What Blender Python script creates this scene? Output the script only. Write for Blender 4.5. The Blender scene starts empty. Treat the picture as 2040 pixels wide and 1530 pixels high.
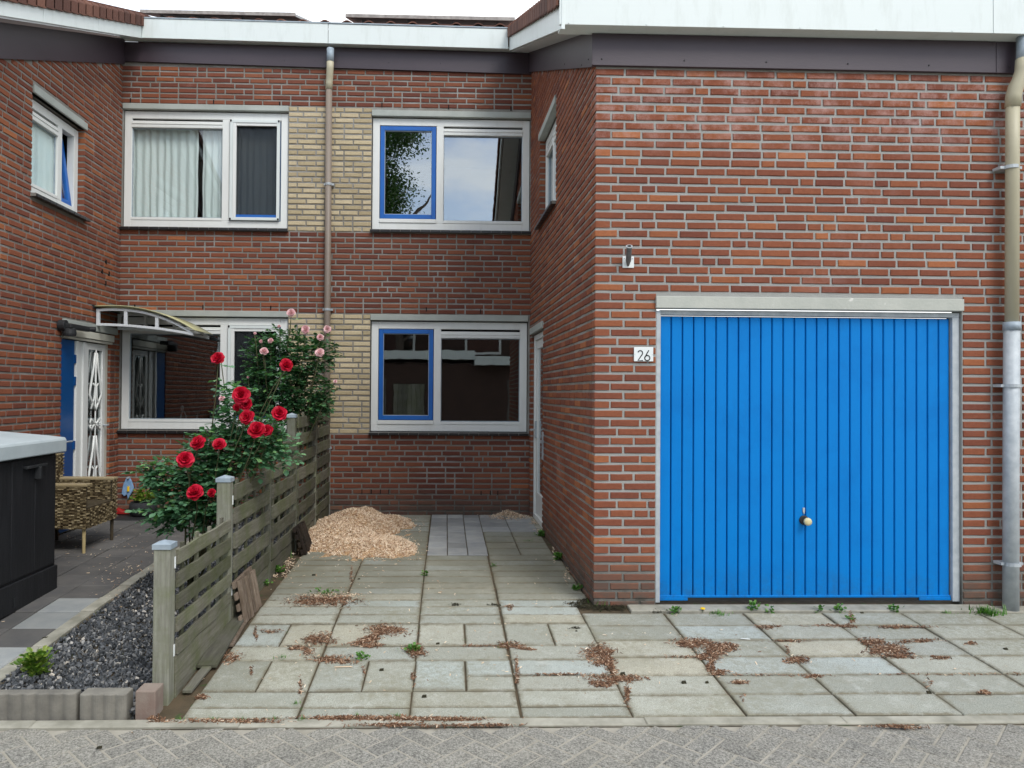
import bpy, bmesh, math, random
import numpy as np
from mathutils import Matrix, Vector
sc = bpy.context.scene
col = sc.collection
R = math.radians
rng = random.Random(7)
nr = np.random.default_rng(11)

# ------------------------------------------------------------------ camera
EYE = Vector((0, 0, 1.52))
FPX, W, H = 1480.0, 2040.0, 1530.0
YAW, ROLL, PITCH = R(1.6), 0.0068, math.atan(18.3/1480)
PPX, PPY = 931.3, 765.0
fw = Vector((math.sin(YAW)*math.cos(PITCH), math.cos(YAW)*math.cos(PITCH), math.sin(PITCH)))
r0 = Vector((math.cos(YAW), -math.sin(YAW), 0)); u0 = r0.cross(fw)
rt = r0*math.cos(ROLL) + u0*math.sin(ROLL); up = u0*math.cos(ROLL) - r0*math.sin(ROLL)
cam = bpy.data.cameras.new('camera'); co = bpy.data.objects.new('camera', cam); col.objects.link(co)
cam.sensor_width = 36; cam.sensor_fit = 'HORIZONTAL'; cam.lens = 36*FPX/W
cam.shift_x = (W/2-PPX)/W; cam.shift_y = 0
cam.clip_start = .05; cam.clip_end = 600
co.matrix_world = Matrix(((rt.x, up.x, -fw.x, EYE.x), (rt.y, up.y, -fw.y, EYE.y), (rt.z, up.z, -fw.z, EYE.z), (0, 0, 0, 1)))
sc.camera = co

# ------------------------------------------------------------------ light
wd = bpy.data.worlds.new('World'); sc.world = wd; wd.use_nodes = True
nt = wd.node_tree; nt.nodes.clear(); L = nt.links.new
SUN_EL, SUN_AZ = R(48), R(150)            # azimuth clockwise from +Y: behind the camera, to the right
sky = nt.nodes.new('ShaderNodeTexSky'); sky.sky_type = 'NISHITA'; sky.sun_disc = False
sky.sun_elevation = SUN_EL; sky.sun_rotation = SUN_AZ; sky.dust_density = 1.5
b1 = nt.nodes.new('ShaderNodeBackground'); b1.inputs[1].default_value = .15; L(sky.outputs[0], b1.inputs[0])
tc = nt.nodes.new('ShaderNodeTexCoord'); mp = nt.nodes.new('ShaderNodeMapping'); mp.inputs['Scale'].default_value = (1, 1, 2.6); mp.inputs['Location'].default_value = (5.3, 1.4, .7)
L(tc.outputs['Generated'], mp.inputs[0])
nz = nt.nodes.new('ShaderNodeTexNoise'); nz.inputs['Scale'].default_value = 4.6; nz.inputs['Detail'].default_value = 7; nz.inputs['Roughness'].default_value = .55
L(mp.outputs[0], nz.inputs[0])
cr = nt.nodes.new('ShaderNodeValToRGB'); cr.color_ramp.elements[0].position = .33; cr.color_ramp.elements[1].position = .49
sx = nt.nodes.new('ShaderNodeSeparateXYZ'); L(tc.outputs['Generated'], sx.inputs[0])
ma = nt.nodes.new('ShaderNodeMath'); ma.operation = 'MULTIPLY_ADD'; L(sx.outputs[1], ma.inputs[0]); ma.inputs[1].default_value = .15; L(nz.outputs[0], ma.inputs[2])
L(ma.outputs[0], cr.inputs[0])
nz2 = nt.nodes.new('ShaderNodeTexNoise'); nz2.inputs['Scale'].default_value = 3.3; nz2.inputs['Detail'].default_value = 5; L(mp.outputs[0], nz2.inputs[0])
cr2 = nt.nodes.new('ShaderNodeValToRGB'); cr2.color_ramp.elements[0].color = (.80, .87, .97, 1); cr2.color_ramp.elements[1].color = (1, .995, .98, 1)
cr2.color_ramp.elements[0].position = .35; cr2.color_ramp.elements[1].position = .65
L(nz2.outputs[0], cr2.inputs[0])
b2 = nt.nodes.new('ShaderNodeBackground'); b2.inputs[1].default_value = 1.25; L(cr2.outputs[0], b2.inputs[0])
mx = nt.nodes.new('ShaderNodeMixShader'); L(cr.outputs[0], mx.inputs[0]); L(b1.outputs[0], mx.inputs[1]); L(b2.outputs[0], mx.inputs[2])
wo = nt.nodes.new('ShaderNodeOutputWorld'); L(mx.outputs[0], wo.inputs[0])
sl = bpy.data.lights.new('sun', 'SUN'); sl.energy = 1.3; sl.angle = R(22); sl.color = (1, .96, .9)
so = bpy.data.objects.new('sun', sl); col.objects.link(so)
sdir = Vector((math.sin(SUN_AZ)*math.cos(SUN_EL), math.cos(SUN_AZ)*math.cos(SUN_EL), math.sin(SUN_EL)))
so.rotation_euler = sdir.to_track_quat('Z', 'Y').to_euler(); so.location = (3, -5, 12)
sc.view_settings.view_transform = 'Standard'; sc.view_settings.look = 'None'
sc.view_settings.gamma = 1; sc.view_settings.exposure = .56; sc.view_settings.use_curve_mapping = False
sc.render.engine = 'CYCLES'
sc.cycles.max_bounces = 6; sc.cycles.transparent_max_bounces = 10

# ------------------------------------------------------------------ picture <-> place
def gz(y): return float(np.interp(y, [-40, 0, 3.6, 5.33, 6.9, 8.9, 40], [-.18, -.16, -.11, 0, .05, .07, .07]))
def ray(px, py): return fw*FPX + rt*(px-PPX) - up*(py-PPY)
def onG(px, py, dz=0):
    z = 0.0
    for _ in range(30):
        d = ray(px, py); t = (z-EYE.z)/d.z; p = EYE + d*t; z = .5*z + .5*(gz(p.y)+dz)
    return p
def onY(px, py, Y): d = ray(px, py); return EYE + d*(Y/d.y)
def project(p):
    d = Vector(p)-EYE; z = d.dot(fw)
    if z < .1: return None
    return PPX + FPX*d.dot(rt)/z, PPY - FPX*d.dot(up)/z, z

# ------------------------------------------------------------------ mesh helpers
class MB:
    def __init__(s): s.v = []; s.f = []
    def add(s, vs, fs):
        n = len(s.v); s.v += [tuple(v) for v in vs]; s.f += [tuple(i+n for i in f) for f in fs]
    def poly(s, M, pts, y0, y1):          # polygon in local (x,z), extruded along local y
        n = len(pts)
        vs = [M @ Vector((p[0], y0, p[1])) for p in pts] + [M @ Vector((p[0], y1, p[1])) for p in pts]
        fs = [tuple(range(n)), tuple(range(2*n-1, n-1, -1))] + [(i, i+n, (i+1) % n+n, (i+1) % n) for i in range(n)]
        s.add(vs, fs)
    def box(s, M, x0, x1, y0, y1, z0, z1): s.poly(M, [(x0, z0), (x1, z0), (x1, z1), (x0, z1)], y0, y1)
    def tube(s, pts, r, n=10, cap=True):
        pts = [Vector(p) for p in pts]; rs = r if isinstance(r, (list, tuple)) else [r]*len(pts)
        vs = []; prev = None
        for i, p in enumerate(pts):
            t = (pts[min(i+1, len(pts)-1)] - pts[max(i-1, 0)]).normalized()
            a = Vector((0, 0, 1)) if abs(t.z) < .95 else Vector((1, 0, 0))
            x = t.cross(a).normalized() if prev is None else (prev - t*prev.dot(t)).normalized()
            prev = x; y = t.cross(x)
            for k in range(n):
                an = 2*math.pi*k/n; vs.append(p + (x*math.cos(an)+y*math.sin(an))*rs[i])
        fs = []
        for i in range(len(pts)-1):
            for k in range(n): fs.append((i*n+k, i*n+(k+1) % n, (i+1)*n+(k+1) % n, (i+1)*n+k))
        if cap: fs += [tuple(range(n))[::-1], tuple(range((len(pts)-1)*n, len(pts)*n))]
        s.add(vs, fs)
    def lathe(s, M, prof, n=20):          # prof [(r,z)]
        vs = []; 
        for r, z in prof:
            for k in range(n):
                a = 2*math.pi*k/n; vs.append(M @ Vector((r*math.cos(a), r*math.sin(a), z)))
        fs = []
        for i in range(len(prof)-1):
            for k in range(n): fs.append((i*n+k, i*n+(k+1) % n, (i+1)*n+(k+1) % n, (i+1)*n+k))
        fs += [tuple(range(n))[::-1], tuple(range((len(prof)-1)*n, len(prof)*n))]
        s.add(vs, fs)
    def build(s, name, mat, parent=None, bevel=0, smooth=False, **kw):
        off = root_loc(parent)
        me = bpy.data.meshes.new(name)
        me.from_pydata([(v[0]-off.x, v[1]-off.y, v[2]-off.z) for v in s.v], [], s.f)
        bm = bmesh.new(); bm.from_mesh(me); bmesh.ops.recalc_face_normals(bm, faces=bm.faces); bm.to_mesh(me); bm.free()
        o = bpy.data.objects.new(name, me); col.objects.link(o); o.parent = parent
        if mat: me.materials.append(mat)
        if smooth:
            for p in me.polygons: p.use_smooth = True
        if bevel:
            m = o.modifiers.new('bevel', 'BEVEL'); m.width = bevel; m.segments = 2; m.limit_method = 'ANGLE'
        tag(o, **kw)
        return o
def root_loc(o):
    v = Vector((0, 0, 0))
    while o is not None: v += Vector(o.location); o = o.parent
    return v
def tag(o, label=None, cat=None, group=None, kind=None):
    if label: o['label'] = label
    if cat: o['category'] = cat
    if group: o['group'] = group
    if kind: o['kind'] = kind
    return o
def thing(name, loc, label=None, cat=None, group=None, kind=None):
    o = bpy.data.objects.new(name, None); o.location = loc; o.empty_display_size = .2; col.objects.link(o)
    return tag(o, label, cat, group, kind)
def link_mesh(name, me, parent, mw):
    o = bpy.data.objects.new(name, me); col.objects.link(o); o.parent = parent
    o.matrix_local = Matrix.Translation(-root_loc(parent)) @ mw
    return o
def batch(name, tv, tf, mats, parent=None, mat=None, vary=0, **kw):   # many copies of a template joined in one mesh
    tv = np.array(tv, float); n = len(mats); k = len(tv)
    A = np.array([[list(r) for r in m] for m in mats], float).reshape(n, 4, 4)
    V = np.einsum('nij,kj->nki', A[:, :3, :3], tv) + A[:, None, :3, 3]
    if vary: V += nr.normal(0, vary, V.shape)
    off = root_loc(parent); V = V.reshape(-1, 3) - np.array(off)
    F = []
    for i in range(n):
        b = i*k; F += [tuple(j+b for j in f) for f in tf]
    me = bpy.data.meshes.new(name); me.from_pydata(V.tolist(), [], F)
    o = bpy.data.objects.new(name, me); col.objects.link(o); o.parent = parent
    if mat: me.materials.append(mat)
    return tag(o, **kw)
I4 = Matrix.Identity(4)
def rotm(ax, ay, az): return Matrix.Rotation(az, 4, 'Z') @ Matrix.Rotation(ay, 4, 'Y') @ Matrix.Rotation(ax, 4, 'X')
def rrot(): return rotm(rng.uniform(0, 6.3), rng.uniform(0, 6.3), rng.uniform(0, 6.3))

# ------------------------------------------------------------------ materials
class NT:
    def __init__(s, name):
        s.m = bpy.data.materials.new(name); s.m.use_nodes = True; s.t = s.m.node_tree; s.t.nodes.clear()
        s.out = s.t.nodes.new('ShaderNodeOutputMaterial'); s.p = s.t.nodes.new('ShaderNodeBsdfPrincipled')
        s.t.links.new(s.p.outputs[0], s.out.inputs[0]); s.pos = s.n('ShaderNodeNewGeometry')
    def n(s, t, **kw):
        n = s.t.nodes.new(t)
        for k, v in kw.items(): setattr(n, k, v)
        return n
    def l(s, a, b): s.t.links.new(a, b)
    def noise(s, scale, detail=4, rough=.6, vec=None, stretch=None):
        n = s.n('ShaderNodeTexNoise'); n.inputs['Scale'].default_value = scale; n.inputs['Detail'].default_value = detail; n.inputs['Roughness'].default_value = rough
        v = vec or s.pos.outputs['Position']
        if stretch:
            m = s.n('ShaderNodeMapping'); m.inputs['Scale'].default_value = stretch; s.l(v, m.inputs[0]); v = m.outputs[0]
        s.l(v, n.inputs['Vector']); return n.outputs[0]
    def ramp(s, fac, stops):
        r = s.n('ShaderNodeValToRGB'); e = r.color_ramp.elements
        while len(e) < len(stops): e.new(.5)
        for i, (p, c) in enumerate(stops):
            e[i].position = p; e[i].color = (c, c, c, 1) if isinstance(c, (int, float)) else (*c, 1)
        s.l(fac, r.inputs[0]); return r.outputs[0]
    def mix(s, fac, a, b, blend='MIX'):
        m = s.n('ShaderNodeMix', data_type='RGBA', blend_type=blend)
        for inp, v in ((m.inputs[0], fac), (m.inputs[6], a), (m.inputs[7], b)):
            if isinstance(v, (int, float)): inp.default_value = v
            elif isinstance(v, tuple): inp.default_value = (*v, 1)
            else: s.l(v, inp)
        return m.outputs[2]
    def math(s, op, a, b=0.0, clamp=False):
        m = s.n('ShaderNodeMath', operation=op, use_clamp=clamp)
        for i, v in enumerate((a, b)):
            if isinstance(v, (int, float)): m.inputs[i].default_value = v
            else: s.l(v, m.inputs[i])
        return m.outputs[0]
    def rand(s):
        oi = s.n('ShaderNodeObjectInfo')
        return s.math('FRACT', s.math('ADD', s.pos.outputs['Random Per Island'], oi.outputs['Random']))
    def xyz(s):
        x = s.n('ShaderNodeSeparateXYZ'); s.l(s.pos.outputs['Position'], x.inputs[0]); return x.outputs
    def bump(s, h, strength=.4, dist=.004):
        b = s.n('ShaderNodeBump'); b.inputs['Strength'].default_value = strength; b.inputs['Distance'].default_value = dist
        s.l(h, b.inputs['Height']); s.l(b.outputs[0], s.p.inputs['Normal'])
    def fin(s, color, rough=.8, spec=.3, metal=0):
        if isinstance(color, tuple): s.p.inputs['Base Color'].default_value = (*color, 1)
        else: s.l(color, s.p.inputs['Base Color'])
        if isinstance(rough, (int, float)): s.p.inputs['Roughness'].default_value = rough
        else: s.l(rough, s.p.inputs['Roughness'])
        s.p.inputs['Specular IOR Level'].default_value = spec; s.p.inputs['Metallic'].default_value = metal
        return s.m
def mat(name, c1, c2=None, scale=6, rough=.7, spec=.3, metal=0, bump=0, bscale=80, rnd=0, stretch=None, speck=None):
    t = NT(name); c = c1
    if c2: c = t.mix(t.ramp(t.noise(scale, 5, .6, stretch=stretch), [(.35, 0), (.65, 1)]), c1, c2)
    if speck: c = t.mix(t.ramp(t.noise(speck[0], 2), [(speck[1], 0), (speck[1]+.06, 1)]), c, speck[2])
    if rnd:
        v = t.ramp(t.rand(), [(0, 1-rnd), (1, 1)]); c = t.mix(1.0, c, v, 'MULTIPLY')
    if bump: t.bump(t.noise(bscale, 4, .6, stretch=stretch), .6, bump)
    return t.fin(c, rough, spec, metal)

def brick_mat(name, ramp, efflo=True):
    t = NT(name); r = t.rand()
    c = t.ramp(r, ramp)
    n = t.noise(38, 4, .7, stretch=(1, 1, 1.6)); c = t.mix(t.ramp(n, [(.3, 0), (.7, .55)]), c, t.mix(1.0, c, (.62, .58, .6), 'MULTIPLY'))
    n2 = t.noise(1.1, 4, .6); c = t.mix(t.ramp(n2, [(.42, 0), (.68, .45)]), c, t.mix(1.0, c, (.66, .62, .66), 'MULTIPLY'))
    x = t.xyz()
    if efflo:   # pale lime bloom: a patchy band under the garage eave and blotches elsewhere
        band = t.math('MULTIPLY', t.ramp(t.math('MULTIPLY', x[2], .2), [(.62, 0), (.69, 1), (.755, 1), (.775, .2)]), t.ramp(x[1], [(0, 0), (1, 0)]))
        zz = t.ramp(t.math('MULTIPLY', x[2], .2), [(.64, 0), (.70, 1), (.75, 1), (.78, .25)])
        fr = t.math('LESS_THAN', x[1], 5.5)
        band = t.math('MULTIPLY', zz, fr)
        blo = t.ramp(t.noise(1.25, 3, .5), [(.60, 0), (.76, .5)])
        m = t.math('MULTIPLY', t.math('ADD', t.math('MULTIPLY', band, .9), blo, True), t.ramp(t.noise(4.5, 7, .8), [(.46, .0), (.64, .6)]))
        c = t.mix(m, c, (.50, .33, .30))
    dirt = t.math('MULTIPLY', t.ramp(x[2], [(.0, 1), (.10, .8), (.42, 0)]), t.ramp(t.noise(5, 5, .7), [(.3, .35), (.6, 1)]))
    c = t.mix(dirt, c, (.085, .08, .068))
    t.bump(t.noise(90, 5, .7), .8, .003)
    return t.fin(c, .88, .2)
RED = brick_mat('brick_red', [(0, (.18, .062, .041)), (.2, (.222, .077, .046)), (.6, (.255, .088, .048)), (.88, (.28, .099, .051)), (.96, (.33, .12, .054)), (1, (.40, .15, .065))])
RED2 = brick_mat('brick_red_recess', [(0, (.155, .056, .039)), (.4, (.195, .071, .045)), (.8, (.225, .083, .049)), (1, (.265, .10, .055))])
YEL = brick_mat('brick_yellow', [(0, (.46, .385, .235)), (.5, (.56, .475, .30)), (1, (.64, .55, .36))], False)
def mortar_mat(nm, ca, cb):
    t = NT(nm); x = t.xyz()
    c = t.mix(t.noise(6, 5, .7), ca, cb)
    c = t.mix(t.ramp(t.noise(2.2, 4), [(.5, 0), (.7, .5)]), c, (.42, .43, .42))
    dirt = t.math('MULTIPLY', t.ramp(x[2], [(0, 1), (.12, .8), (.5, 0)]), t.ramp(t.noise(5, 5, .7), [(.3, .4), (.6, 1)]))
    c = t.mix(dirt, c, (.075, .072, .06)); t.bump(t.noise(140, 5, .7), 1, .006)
    return t.fin(c, .95, .1)
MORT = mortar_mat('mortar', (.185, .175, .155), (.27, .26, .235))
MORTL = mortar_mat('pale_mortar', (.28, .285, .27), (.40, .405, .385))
def white_mat(name, base, dirtc=(.42, .42, .36), amt=.5):
    t = NT(name)
    n = t.ramp(t.noise(3, 6, .7, stretch=(3, 3, .6)), [(.5, 0), (.75, amt)])
    c = t.mix(n, base, dirtc); t.bump(t.noise(20, 3), .15, .002)
    return t.fin(c, .42, .4)
WHITE = white_mat('white_window_paint', (.73, .755, .735), amt=.18)
FASC = white_mat('white_fascia_paint', (.66, .72, .71), (.42, .46, .42), .35)
CREAM = white_mat('cream_frame_paint', (.58, .58, .50), amt=.3)
LINT = mat('lintel_paint', (.33, .36, .335), (.40, .43, .40), 4, .6, bump=.003, bscale=30)
CONC_L = mat('garage_lintel_concrete', (.40, .42, .38), (.46, .475, .43), 5, .75, bump=.004, bscale=50, speck=(9, .68, (.62, .62, .58)))
PURP = mat('aubergine_board', (.038, .027, .036), (.054, .040, .050), 2, .42, .5, bump=.001, bscale=120, stretch=(.3, .3, 1))
BLUE = None
def door_blue():
    t = NT('garage_door_blue'); n = t.ramp(t.noise(2.6, 5, .65), [(.48, 0), (.72, .6)])
    c = t.mix(n, (.0003, .185, .56), (.0003, .14, .46))
    c = t.mix(t.ramp(t.noise(22, 5, .7), [(.66, 0), (.74, .35)]), c, (.002, .10, .42))
    t.bump(t.noise(160, 3), .25, .001)
    c = t.mix(t.ramp(t.noise(3.5, 6, .8, stretch=(2.5, 1, .5)), [(.56, 0), (.75, .5)]), c, (.004, .15, .45))
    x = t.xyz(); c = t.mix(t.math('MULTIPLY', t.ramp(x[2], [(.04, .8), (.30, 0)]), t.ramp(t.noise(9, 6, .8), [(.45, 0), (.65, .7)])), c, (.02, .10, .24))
    return t.fin(c, t.ramp(t.noise(5, 3), [(.3, .45), (.7, .65)]), .15)
BLUE = door_blue()
SBLUE = mat('sash_blue', (.006, .10, .40), (.008, .125, .46), 3, .35, .5)
DBLUE = mat('front_door_blue', (.004, .065, .22), (.005, .075, .26), 3, .3, .5)
GALV = mat('galvanised_steel', (.36, .40, .43), (.47, .51, .53), 14, .6, .4, .2, bump=.001, bscale=40)
ZINC = mat('zinc_pipe', (.25, .31, .36), (.36, .42, .46), 9, .55, .4, .15, bump=.001)
PIPE = mat('beige_pvc_pipe', (.40, .37, .26), (.47, .44, .32), 3, .5, .4, stretch=(1, 1, .3))
PIPE2 = mat('taupe_pvc_pipe', (.20, .165, .135), (.25, .21, .17), 3, .5, .4, stretch=(1, 1, .3))
BLACK = mat('black_glazed', (.012, .011, .012), (.02, .019, .02), 8, .3, .5)
BLKP = mat('black_plastic', (.018, .02, .022), (.028, .03, .032), 5, .55)
DARK = mat('dark_void', (.006, .006, .006), rough=.9)
ROOM = mat('room_wall', (.10, .095, .085), (.13, .12, .11), 2, .9)
FLOORW = mat('room_floor', (.10, .07, .045), rough=.6)
CURT = None
def curtain_mat(name, c, tr):
    t = NT(name); t.bump(t.noise(300, 2), .2, .001); m = t.fin(c, .9, .1)
    t.p.inputs['Subsurface Weight'].default_value = 0
    tl = t.n('ShaderNodeBsdfTransparent'); ms = t.n('ShaderNodeMixShader'); ms.inputs[0].default_value = tr
    t.l(t.p.outputs[0], ms.inputs[1]); t.l(tl.outputs[0], ms.inputs[2]); t.l(ms.outputs[0], t.out.inputs[0]); return m
CURT = curtain_mat('sheer_curtain', (.66, .74, .72), .04)
SCREEN = curtain_mat('insect_screen', (.02, .024, .028), .60)
SHEEN = mat('sky_sheen_sheet', (.70, .84, .84), (.78, .86, .80), 2, .6)  # pale blue colour stands in for sky reflected in the pane
def glass_mat(name, base, tint):
    t = NT(name); g = t.n('ShaderNodeBsdfGlossy'); g.inputs['Roughness'].default_value = .0; g.inputs['Color'].default_value = (.95, .98, 1, 1)
    tr = t.n('ShaderNodeBsdfTransparent'); tr.inputs[0].default_value = (*tint, 1)
    b = t.n('ShaderNodeBump'); b.inputs['Strength'].default_value = .12; b.inputs['Distance'].default_value = .002
    t.l(t.noise(5, 1), b.inputs['Height']); t.l(b.outputs[0], g.inputs['Normal'])
    lw_ = t.n('ShaderNodeLayerWeight'); lw_.inputs[0].default_value = .5
    f = t.math('ADD', t.math('MULTIPLY', t.math('POWER', lw_.outputs[1], 4.0), .8), base, True)
    ms = t.n('ShaderNodeMixShader'); t.l(f, ms.inputs[0]); t.l(tr.outputs[0], ms.inputs[1]); t.l(g.outputs[0], ms.inputs[2]); t.l(ms.outputs[0], t.out.inputs[0])
    t.t.nodes.remove(t.p); return t.m
GLASS = glass_mat('window_glass', .27, (.6, .65, .65))
GLASSD = glass_mat('dim_window_glass', .13, (.55, .6, .6))
GLASSC = glass_mat('window_glass_clear', .06, (.97, .985, .985))

def slab_mat():
    t = NT('concrete_slab'); r = t.rand(); x = t.xyz()
    c = t.ramp(r, [(0, (.34, .35, .31)), (.3, (.41, .42, .375)), (.55, (.45, .455, .40)), (.7, (.48, .455, .37)), (.8, (.38, .39, .35)), (.93, (.44, .475, .455)), (1, (.46, .51, .50))])
    gr = t.ramp(t.noise(200, 4, .75), [(.38, .55), (.62, 1.12)]); c = t.mix(1.0, c, gr, 'MULTIPLY'); c = t.mix(1.0, c, (.97, .98, .95), 'MULTIPLY')
    c = t.mix(t.ramp(t.noise(2.3, 6, .7), [(.45, 0), (.7, .55)]), c, (.27, .275, .225))
    c = t.mix(t.ramp(t.noise(9, 5, .7), [(.55, 0), (.75, .5)]), c, (.50, .51, .47))
    c = t.mix(t.ramp(t.noise(14, 8, .8), [(.52, 0), (.70, .6)]), c, (.25, .235, .18))
    c = t.mix(t.ramp(t.noise(120, 2, .5), [(.70, 0), (.76, .7)]), c, (.12, .12, .10))
    alg = t.math('MULTIPLY', t.ramp(t.math('MULTIPLY', x[1], .1), [(.53, 0), (.58, .95), (.72, 1), (.80, .5)]), t.ramp(t.noise(3.1, 5, .7), [(.3, .45), (.62, .95)]))
    c = t.mix(alg, c, (.185, .185, .145))
    c = t.mix(t.ramp(t.noise(1.9, 3, .5), [(.72, 0), (.79, .5)]), c, (.10, .10, .085))
    tc = t.n('ShaderNodeTexCoord'); sp = t.n('ShaderNodeSeparateXYZ'); t.l(tc.outputs['Generated'], sp.inputs[0])
    e = t.math('MINIMUM', t.math('MINIMUM', sp.outputs[0], t.math('SUBTRACT', 1.0, sp.outputs[0])), t.math('MULTIPLY', t.math('MINIMUM', sp.outputs[1], t.math('SUBTRACT', 1.0, sp.outputs[1])), .5))
    e = t.math('ADD', e, t.math('MULTIPLY', t.math('SUBTRACT', t.noise(13, 6, .8), .5), .22))
    c = t.mix(t.ramp(e, [(.0, .75), (.022, .35), (.06, 0)]), c, (.15, .13, .085))
    c = t.mix(t.math('MULTIPLY', t.ramp(t.noise(.9, 4, .6), [(.45, 0), (.62, .8)]), t.ramp(t.noise(26, 6, .8), [(.42, 0), (.60, .8)])), c, (.20, .19, .125))
    t.bump(t.noise(220, 4, .7), .8, .003)
    return t.fin(c, .9, .2)
SLAB = slab_mat()
TILEB = mat('small_bluish_tile', (.29, .305, .31), (.37, .38, .365), 6, .85, bump=.003, bscale=200, rnd=.35)
PATIO = mat('dark_patio_tile', (.10, .10, .10), (.145, .14, .132), 4, .85, bump=.003, bscale=220, rnd=.25, speck=(60, .74, (.2, .19, .17)))
PATIOL = mat('grey_patio_slab', (.27, .29, .295), (.34, .355, .345), 5, .85, bump=.003, bscale=220, rnd=.25)
KERB = mat('concrete_kerb', (.24, .235, .19), (.38, .37, .31), 7, .9, bump=.004, bscale=160, rnd=.2)
SOIL = mat('joint_soil', (.055, .045, .028), (.10, .075, .045), 7, .95, bump=.01, bscale=90, speck=(11, .62, (.05, .07, .025)))
def street_mat():
    t = NT('street_clinker'); r = t.rand()
    c = t.ramp(r, [(0, (.245, .24, .215)), (.5, (.275, .27, .243)), (1, (.305, .297, .265))])
    c = t.mix(1.0, c, t.ramp(t.noise(95, 5, .85), [(.38, .30), (.62, 1.6)]), 'MULTIPLY')
    c = t.mix(t.ramp(t.noise(3, 5, .7), [(.35, .0), (.66, .5)]), c, t.mix(1.0, (.35, .335, .285), t.ramp(t.noise(95, 5, .85), [(.38, .5), (.62, 1.4)]), 'MULTIPLY'))
    t.bump(t.noise(150, 5, .8), 1, .008); return t.fin(c, .9, .2)
STREET = street_mat()
SAND = mat('joint_sand', (.27, .255, .21), (.35, .33, .28), 8, .95, bump=.006, bscale=200)
def wood_mat(name, a, b, green, amt, stretch):
    t = NT(name); n = t.noise(14, 6, .7, stretch=stretch)
    c = t.mix(t.ramp(n, [(.3, 0), (.7, 1)]), a, b)
    c = t.mix(t.ramp(t.noise(4, 6, .75), [(.42, 0), (.66, amt)]), c, green)
    v = t.ramp(t.rand(), [(0, .62), (1, 1.1)]); c = t.mix(1.0, c, v, 'MULTIPLY')
    t.bump(t.noise(50, 5, .7, stretch=stretch), .8, .003); return t.fin(c, .88, .2)
FENCE = wood_mat('weathered_fence_wood', (.105, .10, .075), (.225, .22, .175), (.10, .12, .045), .75, (4, .25, 4))
POSTW = wood_mat('weathered_post_wood', (.15, .15, .12), (.29, .295, .245), (.14, .155, .08), .7, (4, 4, .25))
LATH = wood_mat('brown_lath_wood', (.13, .095, .068), (.32, .26, .205), (.13, .09, .06), .5, (3, 3, .5))
ROT = wood_mat('rotten_dark_wood', (.018, .015, .013), (.05, .035, .025), (.02, .02, .015), .5, (3, 3, .5))
PLANK = wood_mat('grey_plank_wood', (.10, .098, .08), (.19, .185, .15), (.10, .115, .05), .6, (4, .2, 4))
def ramp_mat(name, stops, rough=.9, bump=.002, bscale=120, spec=.2):
    t = NT(name); c = t.ramp(t.rand(), stops); t.bump(t.noise(bscale, 3), .5, bump); return t.fin(c, rough, spec)
CHIP = ramp_mat('fresh_wood_chips', [(0, (.22, .12, .07)), (.12, (.42, .27, .17)), (.35, (.64, .48, .33)), (.8, (.78, .64, .47)), (1, (.88, .78, .63))])
CHIPO = ramp_mat('old_brown_chips', [(0, (.06, .034, .02)), (.4, (.15, .078, .046)), (.75, (.25, .14, .085)), (.92, (.42, .28, .18)), (1, (.7, .58, .44))])
SLATE = ramp_mat('slate_chips', [(0, (.04, .045, .05)), (.5, (.075, .083, .092)), (.84, (.14, .145, .15)), (.96, (.30, .30, .29)), (1, (.6, .55, .47))], .65, spec=.4)
TILER = ramp_mat('roof_tile_clay', [(0, (.075, .036, .028)), (.5, (.12, .055, .04)), (1, (.17, .08, .055))], .8, .004, 60)
PANEL = mat('solar_panel', (.012, .014, .02), rough=.3, spec=.5)
PEDGE = mat('solar_panel_edge', (.22, .20, .19), (.35, .33, .31), 20, .6)
def leaf_mat(name, stops):
    t = NT(name); c = t.ramp(t.rand(), stops); m = t.fin(c, .38, .45)
    tl = t.n('ShaderNodeBsdfTranslucent'); t.l(t.mix(1.0, c, (.9, 1.4, .4), 'MULTIPLY'), tl.inputs[0])
    ms = t.n('ShaderNodeMixShader'); ms.inputs[0].default_value = .22
    t.l(t.p.outputs[0], ms.inputs[1]); t.l(tl.outputs[0], ms.inputs[2]); t.l(ms.outputs[0], t.out.inputs[0]); return m
LEAF = leaf_mat('rose_leaf', [(0, (.05, .13, .065)), (.5, (.09, .21, .11)), (.85, (.14, .29, .16)), (1, (.21, .39, .13))])
LEAFD = leaf_mat('dark_rose_leaf', [(0, (.035, .10, .045)), (.5, (.06, .155, .07)), (.85, (.09, .21, .095)), (1, (.15, .29, .09))])
WEED = leaf_mat('weed_leaf', [(0, (.04, .12, .015)), (.5, (.07, .19, .025)), (1, (.14, .28, .05))])
HEATH = leaf_mat('yellow_green_leaf', [(0, (.06, .14, .015)), (.5, (.13, .22, .03)), (1, (.26, .32, .06))])
TREEL = leaf_mat('tree_leaf', [(0, (.02, .05, .012)), (1, (.05, .11, .02))])
STEM = mat('green_stem', (.045, .07, .025), (.075, .06, .03), 20, .7)
BARK = mat('tree_bark', (.06, .045, .035), (.09, .07, .055), 9, .9, bump=.01)
def petal_mat(name, stops):
    t = NT(name); c = t.ramp(t.rand(), stops); m = t.fin(c, .5, .3)
    tl = t.n('ShaderNodeBsdfTranslucent'); t.l(c, tl.inputs[0]); ms = t.n('ShaderNodeMixShader'); ms.inputs[0].default_value = .25
    t.l(t.p.outputs[0], ms.inputs[1]); t.l(tl.outputs[0], ms.inputs[2]); t.l(ms.outputs[0], t.out.inputs[0]); return m
PRED = petal_mat('red_petals', [(0, (.38, .003, .016)), (.5, (.58, .006, .035)), (1, (.74, .03, .08))])
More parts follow.
